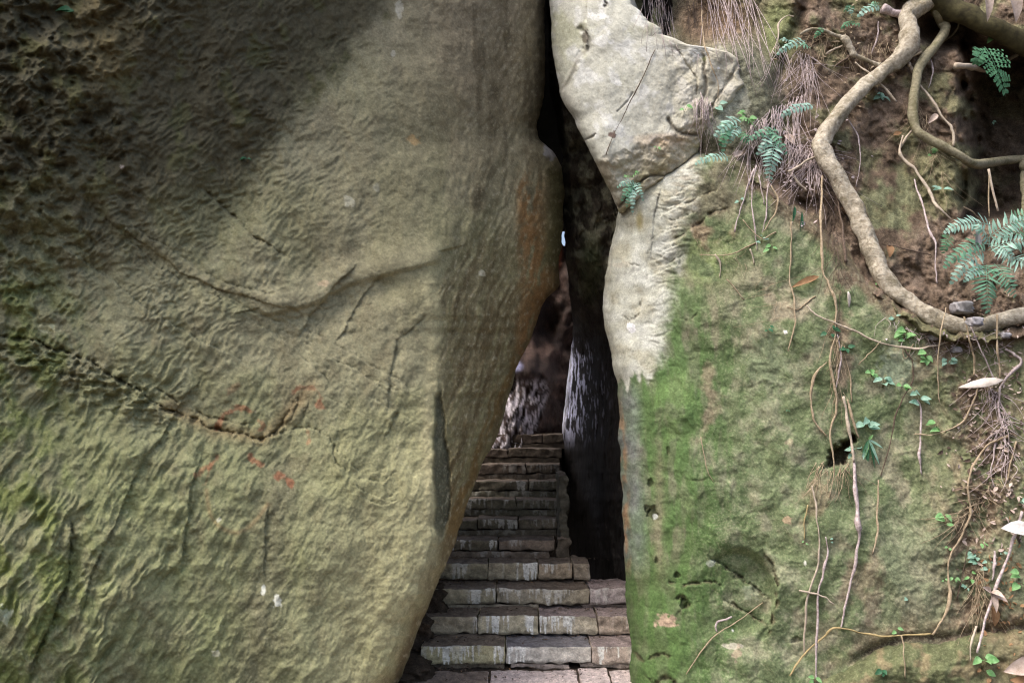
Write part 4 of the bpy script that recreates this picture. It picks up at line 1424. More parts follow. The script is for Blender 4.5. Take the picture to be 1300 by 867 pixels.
G1 = 'thick roots over the earth bank'
root_on('tree_root', [(1215, -30, 14), (1190, -4, 13), (1165, 10, 13), (1152, 22, 12), (1155, 45, 13), (1146, 70, 12.5), (1120, 92, 10.5), (1095, 112, 10.5), (1070, 140, 11.5), (1047, 172, 12), (1043, 190, 13), (1060, 222, 12), (1085, 265, 12.5), (1100, 300, 12.5), (1112, 330, 13),
                      (1128, 362, 12), (1155, 385, 11.5), (1190, 405, 11.5), (1230, 416, 11.5), (1265, 409, 10.5), (1310, 398, 10.5), (1380, 385, 10)],
        M_ROOT, 'thickest pale grey root bending in a long C over the earth bank', 'root', G1, off=1.0, n=8, sides=24, lump=0.13, seed=4)
root_on('tree_root', [(1175, -30, 6), (1184, 3, 6.5), (1193, 24, 7), (1200, 38, 7), (1186, 60, 7), (1168, 83, 7), (1162, 110, 6.5), (1159, 140, 6.5), (1164, 165, 6.5), (1182, 178, 6), (1208, 192, 6), (1236, 208, 6.5), (1262, 206, 6.5), (1300, 202, 6), (1370, 200, 6)],
        M_ROOT2, 'slimmer olive root dropping beside the thickest root then swinging to the right edge', 'root', G1, off=1.8, n=8, sides=12, lump=0.10, seed=9)
root_on('tree_root', [(1110, -40, 20), (1170, -6, 18), (1215, 14, 15), (1255, 34, 14), (1300, 56, 14), (1380, 100, 14)],
        M_ROOTD, 'dark mossy trunk-like root slanting across the top right hollow', 'root', G1, off=0.6, n=8, sides=14, lump=0.12, seed=12)
root_on('tree_root', [(1016, 44, 2), (1028, 38, 3), (1042, 38, 3.2), (1060, 45, 3), (1073, 50, 4.5), (1080, 62, 4.3), (1085, 70, 4), (1100, 77, 3.8), (1117, 84, 4)],
        M_ROOT, 'knobbly pale side root joining the thickest root from the left', 'root', G1, off=2.0, sides=9, seed=15)
root_on('tree_root', [(1298, 204, 4), (1300, 230, 4), (1299, 262, 3), (1297, 276, 3)], M_ROOT2, 'short stub of root hanging at the right edge above the large fern', 'root', G1, off=2.5, sides=8)
root_on('tree_root', [(1310, 52, 4), (1296, 66, 4), (1279, 77, 3.5)], M_ROOT, 'short pale root tip beside the hanging dark fern', 'root', G1, off=3, sides=8)
root_on('tree_root', [(1212, 84, 4), (1224, 84, 4), (1236, 86, 4), (1250, 91, 3)], M_THINP, 'broken pale root stub pointing at the hanging dark fern', 'root', G1, off=2, sides=8)
root_on('tree_root', [(1120, 11, 6), (1136, 17, 6), (1150, 21, 8)], M_LILAC, 'pale lilac root stub at the head of the thickest root', 'root', G1, off=1.2, sides=10)

G2 = 'thin roots trailing down the bank and mossy boulder'
THIN = [
    ([(1044, 224, 1.6), (1043, 260, 2), (1042.7, 295, 2.2), (1044, 341, 2.4), (1053, 362, 2.4), (1061, 385, 2.6), (1060, 425, 2.2), (1054, 457, 2), (1060, 494, 2), (1062, 519, 2), (1053, 553, 1.8), (1060, 591, 1.3), (1053, 632, 1)], M_THIN, 'long straight tan vine hanging left of the thickest root', 1.6),
    ([(1023, 388, 1.4), (1035, 399, 1.6), (1060, 410, 1.8), (1083, 419, 2), (1108, 431, 2.2), (1138, 440, 2), (1166, 443, 1.8), (1185, 439, 1.8), (1203, 435, 1.4)], M_THINP, 'pale creeping root running sideways below the thickest root', 2.2),
    ([(1118, 434, 1.2), (1104, 449, 1.2), (1090, 463, 1)], M_THIN, 'short twig forking down from the sideways creeping root', 1.6),
    ([(1050, 459, 1), (1037, 472, 2), (1030, 496, 2.2), (1030, 519, 2), (1036, 540, 1.6), (1050, 553, 1.2)], M_THIN, 'bowed tan root left of the two parallel sticks', 1.5),
    ([(1071, 503, 2.4), (1075, 530, 2.6), (1080, 560, 2.4), (1084, 586, 2.4)], M_THINP, 'left one of two parallel pale sticks above the cavity', 2.4),
    ([(1075, 508, 2.2), (1082, 530, 2.2), (1089, 556, 2)], M_THIN, 'right one of two parallel sticks above the cavity', 2.4),
    ([(1084, 584, 2.6), (1085, 609, 3), (1089, 651, 3.4), (1090, 683, 3), (1086, 715, 2.4), (1081, 735, 2.2), (1072, 771, 1.8), (1068, 797, 1.2)], M_LILAC, 'knotty lilac grey root descending from the cavity', 1.3),
    ([(1148, 443, 1.2), (1157, 457, 1.3), (1159, 480, 1.2), (1148, 503, 1.2), (1138, 526, 1.2), (1128, 573, 1), (1117, 604, 1)], M_THIND, 'thin dark root slanting down past the strap leaved plant', 1.5),
    ([(1115, 609, 1.3), (1114, 651, 1.6), (1114, 680, 1.8), (1108, 702, 1)], M_THIN, 'tan rootlet hanging alone right of the knotty root', 1.4),
    ([(1165, 508, 1), (1170, 522, 1.6), (1167, 560, 1.8), (1167, 580, 2), (1170, 602, 1.4)], M_LILAC, 'straight rootlet hanging under a lobed seedling', 1.6),
    ([(1200, 390, 1), (1195, 425, 1.2), (1191, 459, 1.2), (1192, 485, 1.3), (1192, 512, 1)], M_THIN, 'fine rootlet crossing the thickest root near its lowest bend', 6.0),
    ([(1224, 402, 1.6), (1233, 436, 1.9), (1236, 455, 1.9), (1237, 477, 1.6)], M_THIN, 'left rootlet hanging over the pale bark strip', 6.0),
    ([(1265, 400, 1.7), (1266, 448, 1.9), (1270, 482, 1.5)], M_THIN, 'straight rootlet dropping onto the right end of the pale bark strip', 6.0),
    ([(1232, 412, 1.5), (1249, 452, 1.5), (1262, 482, 1.2)], M_LILAC, 'slanting lilac rootlet behind the pale bark strip', 3.0),
    ([(1277, 443, 2), (1288, 450, 2), (1296, 461, 2.2), (1277, 480, 2), (1268, 498, 1.8), (1268, 526, 1.8), (1276, 551, 1.4)], M_LILAC, 'hooked lilac root curling round the right end of the bark strip', 1.8),
    ([(1160, 551, .8), (1185, 551, 1.2), (1219, 538, 1.4), (1235, 510, 1.6), (1242, 492, 1.6)], M_THIN, 'rising tan tendril below the bark strip', 1.5),
    ([(1280, 553, 2.2), (1265, 559, 2.2), (1249, 570, 2.2), (1234, 595, 2), (1228, 616, 1.8), (1232, 651, 2), (1222, 678, 2), (1208, 704, 1.7), (1203, 730, 1.6), (1207, 757, 2.4), (1197, 785, 2.2), (1183, 806, 1.8)], M_THIN, 'long sinuous tan root winding down the soil runnel', 1.6),
    ([(1297, 648, 2.8), (1286, 690, 2.8), (1270, 729, 2.6), (1258, 764, 2.5), (1247, 799, 2.3), (1241, 829, 2)], M_LILAC, 'straight brown stalk leaning across the lower right corner', 3.0),
    ([(1030, 616, 1.3), (1035, 639, 1.4), (1039, 669, 1.4), (1041, 690, 1.4), (1037, 718, 1.8), (1025, 759, 1.9), (1022, 794, 1.7), (1021, 832, 1.2)], M_THINP, 'left long pale rootlet above the yellow runner', 1.5),
    ([(1047, 681, 1.3), (1051, 702, 1.6), (1044, 729, 1.8), (1038, 755, 1.8), (1037, 794, 1.8), (1036, 833, 1.7), (1038, 864, 1.3)], M_LILAC, 'right long rootlet crossing the yellow runner', 1.5),
    ([(1014, 750, 1.5), (1037, 754, 1.4), (1050, 760, 1.4), (1059, 768, 1.2)], M_THINP, 'short pale twig lying across the two long rootlets', 3.2),
    ([(1003, 858, 1.5), (1018, 834, 1.5), (1037, 816, 1.6), (1055, 799, 1.8), (1069, 797, 1.8), (1092, 803, 1.6), (1120, 807, 1.5), (1150, 806, 1.5), (1182, 804, 1.4)], M_YEL, 'yellow tan runner arching along the long bottom crack', 2.6),
    ([(1145, 806, 1.1), (1147, 830, 1.2), (1150, 860, 1)], M_THIN, 'fine rootlet falling from the yellow runner over the low rock', 2.4),
    ([(1231, 690, .9), (1222, 725, 1), (1215, 760, .8)], M_THIND, 'thin dark green stem beside the sinuous root', 2.0),
    ([(1025, 640, 1), (1022, 665, 1), (1021, 684, .8)], M_YEL, 'short yellowish tendril with a round leaf at its end', 1.6),
    ([(1146, 172, 1.8), (1143, 196, 2.4), (1161, 215, 2.6), (1175, 235, 2.6), (1185, 256, 2.4), (1196, 268, 1.9), (1210, 280, 1.2)], M_THINP, 'pale root zigzagging between the two big roots', 2.2),
    ([(1161, 228, 1.2), (1171, 258, 1.6), (1178, 288, 1.6), (1188, 309, 1.7), (1188, 337, 1.5), (1190, 360, 1.2)], M_LILAC, 'brown rootlet dropping left of the large fern', 1.6),
    ([(1074, 145, .8), (1088, 173, 1), (1092, 205, 1.1), (1086, 237, .8)], M_LILAC, 'hair thin root hanging inside the bend of the thickest root', 2.5),
    ([(1122, 311, 1), (1150, 316, 1.2), (1182, 324, 1)], M_THIND, 'dark twig crossing the bare patch right of the thickest root', 2.5),
    ([(1063, 250, 1.8), (1067, 277, 2.2), (1071, 309, 2.5), (1075, 333, 2.2)], M_THIND, 'dark scaly root left of the thickest root at its middle', 1.5),
    ([(1005, 281, 1.2), (1005, 318, 1.4), (1002, 355, 1.4), (1008, 382, 1.5), (1009, 413, 1.5), (1001, 446, 1)], M_THIN, 'wavy tan rootlet passing the curled brown leaf', 1.5),
    ([(1036, 376, 1.3), (1014, 392, 1.3), (998, 389, .9)], M_THIN, 'small forked twig below the curled brown leaf', 1.6),
    ([(957, 214, 1.3), (948, 240, 1.5), (938, 272, 1.5), (932, 294, 1.2)], M_LILAC, 'leftmost lilac rootlet of the bunch under the middle fern', 3.0),
    ([(960, 210, 1.2), (955, 245, 1.3), (957, 288, 1.2), (961, 318, .8)], M_LILAC, 'longest lilac rootlet of the bunch under the middle fern', 2.6),
    ([(963, 222, 1), (970, 260, 1)], M_LILAC, 'shortest lilac rootlet of the bunch under the middle fern', 2.6),
    ([(974, 233, 1.1), (973, 272, 1.2), (967, 296, 1)], M_LILAC, 'straight rootlet below the hanging tip of the middle fern', 2.4),
    ([(978, 236, 1.3), (988, 256, 1.5), (980, 277, 1.4), (970, 293, 1.1)], M_THIN, 'elbowed tan rootlet right of the fern bunch', 2.4),
    ([(943, 279, 1), (966, 302, 1.1), (985, 294, 1)], M_THIN, 'shallow V shaped tendril on the green patch under the middle fern', 1.8),
    ([(888, 323, .9), (925, 323, 1), (962, 308, 1)], M_THIN, 'long horizontal tendril on the upper moss', 1.5),
    ([(908, 323, 1.2), (915, 337, 1.5), (915, 352, 1.1)], M_THINP, 'small pale hooked rootlet on the upper moss', 1.5),
    ([(953, 316, 1.4), (958, 336, 1.2)], M_THINP, 'very short pale rootlet on the upper moss', 1.5),
    ([(922, 355, .9), (945, 379, 1)], M_THIN, 'short slanting tendril on the moss near the buff patch', 1.5),
    ([(1046, 192, 1.8), (1028, 203, 2.4), (1001, 218, 2.2)], M_THINP, 'pale stick slanting left from the bend of the thickest root', 2.6),
    ([(1003, 219, 2), (1012, 230, 2.2), (1025, 243, 1.8)], M_THINP, 'pale stick pointing down right below the slanting stick', 2.2),
    ([(892, 14, 1), (892, 46, 1), (901, 76, 1), (911, 104, .9), (913, 128, .7)], M_THIN, 'single fine root hanging over the right half of the pale boulder', 5.0),
    ([(832, 62, .8), (816, 99, .8), (798, 136, .8), (781, 166, .8), (770, 197, .6)], M_THIND, 'hair thin dark root crossing the pale boulder diagonally', 2.5),
    ([(1009, 21, 1.2), (998, 21, 1.3), (989, 32, 1.5), (987, 53, 1.3), (977, 72, 1)], M_THINP, 'pale forked twig near the top beside the small fern', 3.0),
    ([(1218, -6, 1.6), (1220, 21, 1.7), (1212, 41, 1.6), (1194, 56, 1.5)], M_ROOT2, 'thin olive vine curving into the slimmer olive root', 3.0),
    ([(1171, 66, 1.4), (1150, 76, 1.4), (1129, 83, 1.4), (1097, 100, 1.2)], M_THIN, 'thin vine lying along the upper side of the thickest root', 12.0),
    ([(1086, 80, 1.6), (1108, 97, 2), (1124, 114, 1.8), (1138, 129, 1.4)], M_THINP, 'pale stick crossing over the thickest root below the side root', 9.0),
    ([(1166, 106, 1.8), (1185, 129, 2.2), (1196, 148, 2.1), (1209, 165, 1.9), (1211, 186, 1.4)], M_THINP, 'pale wavy root right of the slimmer olive root', 2.0),
    ([(1150, 74, 2.4), (1155, 84, 2.5), (1160, 92, 2)], M_THINP, 'pale forked stub at the crossing of the two big roots', 4.0),
    ([(1160, 163, 1.8), (1150, 176, 2), (1143, 189, 2)], M_THINP, 'short pale root leaving the slimmer olive root at its bend', 2.0),
    ([(1115, 28, 1.2), (1113, 51, 1.3), (1106, 68, 1)], M_LILAC, 'small rootlet hanging above the side root', 1.8),
    ([(1048, 69, 1.4), (1058, 63, 1.8), (1070, 58, 1.6)], M_THINP, 'short pale twig under the knobbly side root', 1.6),
    ([(1062, 84, 1.5), (1072, 76, 1.6), (1082, 69, 1.4)], M_THIND, 'short dark twig under the knobbly side root', 1.8),
    ([(1178, 66, 1), (1185, 88, 1.1), (1179, 112, .9)], M_LILAC, 'fine rootlet beside the straight part of the slimmer olive root', 2.2),
    ([(1255, 215, 1.6), (1260, 240, 1.7), (1267, 268, 1.4)], M_THINP, 'pale root hanging in the dark hollow above the large fern', 0.0),
    ([(1256, 222, .9), (1255, 250, .9), (1256, 275, .8)], M_THIN, 'fine root hanging in the dark hollow left of the pale one', 0.0),
    ([(1224, 262, 1.1), (1235, 270, 1.1), (1246, 280, 1)], M_THIN, 'short twig touching the top of the large fern', 2.0),
    ([(1160, 437, .8), (1150, 455, .8), (1146, 442, .8)], M_THIN, 'tiny looped twig under the sideways creeping root', 2.0),
    ([(1063, 425, 1.2), (1068, 450, 1.4), (1064, 478, 1.2), (1062, 492, 1)], M_LILAC, 'lilac rootlet twisted with the long straight vine', 1.6),
    ([(1072, 450, .9), (1080, 480, 1.1), (1081, 510, 1)], M_THIN, 'thin curved rootlet behind the parallel sticks', 1.3),
    ([(1264, 545, 1.2), (1263, 575, 1.4), (1258, 600, 1.2), (1262, 618, 1)], M_LILAC, 'lilac rootlet hanging in the soil runnel', 2.0),
    ([(1290, 560, 1.6), (1282, 590, 1.6), (1277, 612, 1.2)], M_THIN, 'tan rootlet at the right edge below the bark strip', 2.0),
    ([(1240, 795, 1.3), (1234, 815, 1.4), (1232, 840, 1)], M_THINP, 'pale splinter hanging left of the brown stalk', 2.0),
    ([(1262, 700, 1.6), (1262, 720, 2), (1260, 737, 1.2)], M_LILAC, 'dead lilac stem standing in litter beside the brown stalk', 2.0),
    ([(890, 555, .7), (896, 590, .9), (905, 612, .7)], M_THIN, 'fine tendril on the smooth green moss', 1.5),
    ([(968, 765, .9), (940, 785, 1), (905, 810, 1), (870, 855, .8)], M_THIN, 'greenish tendril crossing the scooped hollow', 1.8),
    ([(930, 783, 1.8), (910, 790, 1.8), (909, 802, 1.2)], M_LILAC, 'pale splinter hanging in the scooped hollow', 1.8),
]
for k, (pts, mat, lab, off) in enumerate(THIN):
    if 'hanging in the dark hollow' in lab:
        P = [wpt(a[0], a[1], 4.98) for a in catmull(pts, 5)]
        m = MB()
        m.tube(P, [a[2] * 4.9 / F for a in catmull(pts, 5)], 6, 0.1, k)
        tag(m.build('thin_root', mat), lab, 'root', G2)
    else:
        c = [(a[0] + random.uniform(-.8, .8), a[1], a[2]) for a in pts]
        root_on('thin_root', c, mat, lab, 'root', G2, off=off, n=7, sides=6, lump=0.3, seed=50 + k)


def root_tuft(label, starts, vec, length, n, mat, r=0.8, spread=0.35, off=(0.02, 0.12), curl=8, seed=0, follow=True):
    """mass of uncounted hair roots hanging in front of the face"""
    rr = random.Random(seed)
    m = MB()
    n = int(n * 0.7)
    r = r * 0.6
    for i in range(n):
        t = rr.random()
        a = rr.randrange(len(starts) - 1)
        u = starts[a][0] + (starts[a + 1][0] - starts[a][0]) * t + rr.gauss(0, 3)
        v = starts[a][1] + (starts[a + 1][1] - starts[a][1]) * t + rr.gauss(0, 4)
        L = length * rr.uniform(0.35, 1.1)
        ang = math.atan2(vec[1], vec[0]) + rr.gauss(0, spread)
        pts = []
        k = 7
        o = rr.uniform(*off)
        b = rr.gauss(0, curl)
        ph = rr.random() * 6
        fade = rr.uniform(0.5, 1)
        Y0 = None
        for j in range(k):
            q = j / (k - 1)
            uu = u + math.cos(ang) * L * q + b * q * q + 1.6 * math.sin(q * 7 + ph)
            vv = v + math.sin(ang) * L * q + 4 * q * q
            Ys = surf(uu, vv)
            Y0 = Ys if Y0 is None else min(Y0 + 0.02, Ys)
            pts.append(wpt(uu, vv, Y0 - 0.006 - o * (4 * q * (1 - q) * 0.5 + 0.25)))
        rad = [r * rr.uniform(.6, 1.2) * (1 - 0.6 * j / (k - 1)) * Y0 / F for j in range(k)]
        m.tube(pts, rad, 4, 0, i)
    o = m.build('hanging_roots', mat)
    tag(o, label, 'roots', kind='stuff')
    return o


root_tuft('fine lilac hair roots hanging over the top edge of the pale boulder', [(818, -25), (848, -20)], (0.05, 1), 85, 38, M_LILAC, .9, .07, (.05, .16), 5, 1)
root_tuft('long lilac hair roots hanging at the top beside the brown recess', [(888, -30), (925, -25), (950, -25)], (0.22, 1), 135, 60, M_LILAC, 1.0, .14, (.05, .2), 8, 2)
root_tuft('small bunch of dark hair roots at the corner crack of the pale boulder', [(882, 125), (900, 130)], (0.1, 1), 75, 34, M_LILAC, .8, .18, (.02, .07), 6, 3)
root_tuft('tangle of dry hair roots under the middle fern and the bank edge', [(950, 165), (985, 140), (1020, 125)], (-0.08, 1), 95, 110, M_LILAC, .8, .3, (.02, .09), 12, 4)
root_tuft('dry hair roots matted round the small fern near the top', [(985, 60), (1020, 70), (1035, 95)], (0.05, 1), 70, 80, M_LILAC, .7, .4, (.01, .07), 12, 5)
root_tuft('dry stalks and hair roots matted left of the thickest root', [(1000, 180), (1030, 190), (1040, 220)], (0.1, 1), 70, 110, M_LILAC, .8, .6, (.01, .07), 14, 6)
root_tuft('hair roots on bare earth under the knobbly side root', [(1030, 40), (1080, 55), (1130, 60)], (-0.1, 1), 50, 70, M_THIN, .6, .8, (.0, .04), 10, 7)
root_tuft('hair roots on earth between the two big roots', [(1160, 120), (1180, 170), (1200, 230)], (0.1, 1), 55, 40, M_THIN, .6, .6, (.0, .04), 10, 8)
root_tuft('fine roots hanging beside the long straight vine', [(1050, 240), (1060, 300), (1066, 350)], (0.05, 1), 60, 45, M_THIND, .8, .4, (.0, .04), 8, 9)
root_tuft('tangled roots in the soil runnel below the pale bark strip', [(1245, 470), (1275, 520), (1280, 590)], (-0.1, 1), 60, 100, M_LILAC, .9, .8, (.0, .06), 16, 10)
root_tuft('tangled roots in the soil runnel beside the sinuous root', [(1265, 600), (1245, 640), (1215, 660)], (-0.2, 1), 45, 60, M_THIN, .8, .9, (.0, .05), 14, 11)
root_tuft('fine roots below the shelf of soil under the thickest root', [(1120, 400), (1180, 430), (1290, 440)], (0, 1), 30, 60, M_LILAC, .7, .8, (.0, .04), 10, 12)
root_tuft('root fibres spilling from the black cavity', [(1035, 590), (1050, 596), (1080, 592)], (-0.1, 1), 45, 40, M_THIN, .8, .5, (.0, .03), 8, 13)
root_tuft('straw fibres in the lower right corner beside the dead leaves', [(1240, 720), (1242, 770)], (-0.1, 1), 60, 40, M_THIN, .8, .35, (.0, .05), 8, 14)
root_tuft('fine rootlets clinging along the long straight vine below the creeping root', [(1056, 400), (1064, 440), (1066, 500)], (0.0, 1), 60, 30, M_THIN, .7, .3, (.0, .03), 6, 15)
root_tuft('scattered hair roots over the upper moss', [(880, 300), (960, 340), (1000, 400)], (0.0, 1), 40, 26, M_THIN, .45, 1.0, (.0, .012), 12, 16)
root_tuft('fibrous dark roots in the brown recess at the top', [(860, 0), (960, 5)], (-0.25, 1), 60, 60, M_THIND, .7, .5, (.0, .05), 10, 17)

# =================================================================== FERNS AND PLANTS
M_FERN = plain_mat('pale_fern', (0.24, 0.46, 0.36), (0.44, 0.64, 0.56), scale=30, rough=0.4, bump=0, sss=True)
M_FERNM = plain_mat('mid_green_fern', (0.13, 0.33, 0.20), (0.26, 0.47, 0.33), scale=25, rough=0.45, bump=0, sss=True)
M_FERNG = plain_mat('green_fern', (0.06, 0.19, 0.09), (0.14, 0.32, 0.18), scale=35, rough=0.55, bump=0, sss=True)
M_LEAF = plain_mat('bright_leaf', (0.16, 0.38, 0.12), (0.32, 0.56, 0.26), scale=35, rough=0.5, bump=0, sss=True)
M_LEAFB = plain_mat('bluish_leaf', (0.20, 0.40, 0.29), (0.38, 0.57, 0.47), scale=35, rough=0.5, bump=0, sss=True)
M_LEAFD = plain_mat('dark_leaf', (0.03, 0.11, 0.05), (0.06, 0.18, 0.09), scale=35, rough=0.4, bump=0, sss=True)
M_STEM = plain_mat('plant_stem', (0.10, 0.09, 0.04), (0.17, 0.15, 0.08), scale=35, rough=0.7, bump=0)


def frond(parent, a, b, hw, n, mat, depth=(0.03, 0.12, 0.09), sag=0.12, seed=0, lobes=False, Y0=None, blunt=0.5):
    """one fern leaf from photo pixel a (stalk) to b (tip), arching out from the face"""
    rr = random.Random(seed)
    Ya = (Y0 if Y0 else surf(*a)) - depth[0]
    Yb = (Y0 if Y0 else surf(*a)) - depth[2]
    Ym = (Ya + Yb) / 2 - (depth[1] - (depth[0] + depth[2]) / 2)
    A = wpt(*a, Ya)
    B = wpt(*b, Yb)
    Mid = wpt((a[0] + b[0]) / 2, (a[1] + b[1]) / 2 - sag * math.hypot(b[0] - a[0], b[1] - a[1]), Ym)
    C = 2 * Mid - (A + B) / 2
    pts = [A * (1 - t) ** 2 + C * 2 * t * (1 - t) + B * t * t for t in np.linspace(0, 1, n + 2)]
    m = MB()
    m.tube(pts, [0.0022 * (1 - 0.7 * i / (n + 1)) for i in range(n + 2)], 5)
    view = Vector((0, -1, 0.35)).normalized()
    W = hw * Ya / F
    stp = (B - A).length / (n + 1)
    for i in range(1, n + 1):
        t = i / (n + 1)
        d = (pts[min(i + 1, n + 1)] - pts[i - 1]).normalized()
        side = d.cross(view).normalized()
        nr = side.cross(d).normalized()
        env = min(1, t / 0.12 + 0.35) * (1 - t ** (1.4 + blunt)) + 0.12
        for sgn in (-1, 1):
            dd = (side * sgn * 1.0 + d * rr.uniform(0.25, 0.6) + nr * rr.uniform(-0.3, 0.4)).normalized()
            ln = W * env * rr.uniform(0.75, 1.15)
            if not lobes:
                m.leaf(pts[i], dd, nr + side * rr.uniform(-.3, .3), ln, stp * rr.uniform(.66, .84), bend=rr.uniform(.05, .4), fold=0.1)
            else:
                k = 4
                for j in range(k):
                    q = (j + 0.6) / k
                    bp = pts[i] + dd * ln * q
                    for s2 in (-1, 1):
                        d2 = (d * s2 * 0.9 + dd * 0.6).normalized()
                        m.leaf(bp, d2, nr, stp * 0.62 * (1.15 - q * 0.5), stp * 0.42, bend=0.1)
                m.leaf(pts[i], dd, nr, ln, stp * 0.25)
    return m.build('frond', mat, parent)


def fern(label, base, fronds, mat, group='ferns on the bank', Y0=None):
    Y = Y0 if Y0 else surf(*base)
    root = empty('fern', wpt(*base, Y))
    tag(root, label, 'fern', group)
    for k, f in enumerate(fronds):
        a, b, hw, n = f[:4]
        kw = dict(f[4]) if len(f) > 4 else {}
        mt = kw.pop('mat', M_FERNM if (mat is M_FERN and k % 3 == 1) else mat)
        frond(root, a, b, hw, n, mt, seed=hash((a, b)) % 1000 + k, Y0=Y0, **kw)
    return root


fern('largest pale blue green fern above the lowest bend of the thick root', (1256, 330),
     [((1258, 286), (1196, 297), 14, 14), ((1250, 308), (1196, 343), 14, 13), ((1250, 318), (1205, 364), 13, 12), ((1252, 340), (1222, 360), 10, 9),
      ((1252, 336), (1254, 400), 21, 15), ((1254, 303), (1316, 280), 17, 14), ((1254, 318), (1330, 312), 19, 15), ((1262, 335), (1290, 380), 18, 13),
      ((1206, 298), (1197, 324), 10, 9, {'mat': M_FERNG}), ((1275, 328), (1325, 352), 18, 13), ((1285, 298), (1345, 290), 16, 12), ((1258, 312), (1236, 284), 10, 9),
      ((1262, 310), (1290, 335), 15, 11), ((1280, 286), (1320, 268), 12, 10, {'mat': M_FERNM})], M_FERN, Y0=4.66)
fern('dark green feathery fern hanging in the top right hollow', (1252, 62),
     [((1250, 60), (1277, 124), 22, 11, {'lobes': True, 'mat': M_FERNG}), ((1250, 62), (1238, 84), 12, 6, {'lobes': True, 'mat': M_FERNG})], M_FERNG, Y0=4.95)
fern('middle fern with a drooping pointed frond at the edge of the bank', (985, 170),
     [((985, 178), (975, 236), 16, 13), ((989, 166), (946, 182), 9, 9), ((1034, 134), (980, 158), 8, 11), ((985, 170), (960, 200), 10, 8), ((975, 165), (1000, 200), 9, 8), ((960, 162), (938, 150), 7, 6, {'mat': M_LEAF})], M_FERN)
fern('pale fern beside the pale boulder, left of the middle fern', (930, 160),
     [((938, 150), (906, 177), 12, 8), ((926, 152), (917, 197), 10, 9), ((926, 200), (880, 211), 9, 10), ((940, 160), (925, 185), 8, 7), ((935, 168), (952, 185), 9, 7, {'mat': M_FERNG}), ((930, 165), (912, 188), 8, 6, {'mat': M_FERNG})], M_FERN)
fern('small pale fern near the top edge of the bank', (1012, 58),
     [((1022, 52), (984, 72), 8, 8), ((1008, 58), (1030, 62), 8, 6), ((1006, 56), (990, 50), 6, 5)], M_FERN)
fern('small bluish fern growing from the crack under the pale boulder', (804, 232),
     [((805, 230), (782, 240), 6, 7), ((804, 232), (788, 258), 7, 8), ((803, 234), (803, 274), 7, 9), ((806, 232), (818, 258), 6, 7), ((803, 236), (795, 266), 6, 8), ((801, 226), (812, 218), 5, 5, {'mat': M_LEAF}), ((800, 224), (791, 226), 4, 4, {'mat': M_LEAF})], M_FERN)
fern('tiny bluish fern at the top edge left of the thickest root', (1100, 14),
     [((1118, 8), (1087, 24), 8, 7), ((1098, 14), (1117, 4), 7, 6), ((1078, 8), (1082, 22), 6, 5), ((1084, 8), (1070, 16), 6, 5, {'mat': M_LEAFD})], M_FERN)
fern('small green fern on the earth under the tiny bluish fern', (1078, 36),
     [((1085, 28), (1066, 38), 6, 6), ((1080, 30), (1095, 36), 5, 5), ((1046, 36), (1033, 50), 5, 5)], M_FERNG)

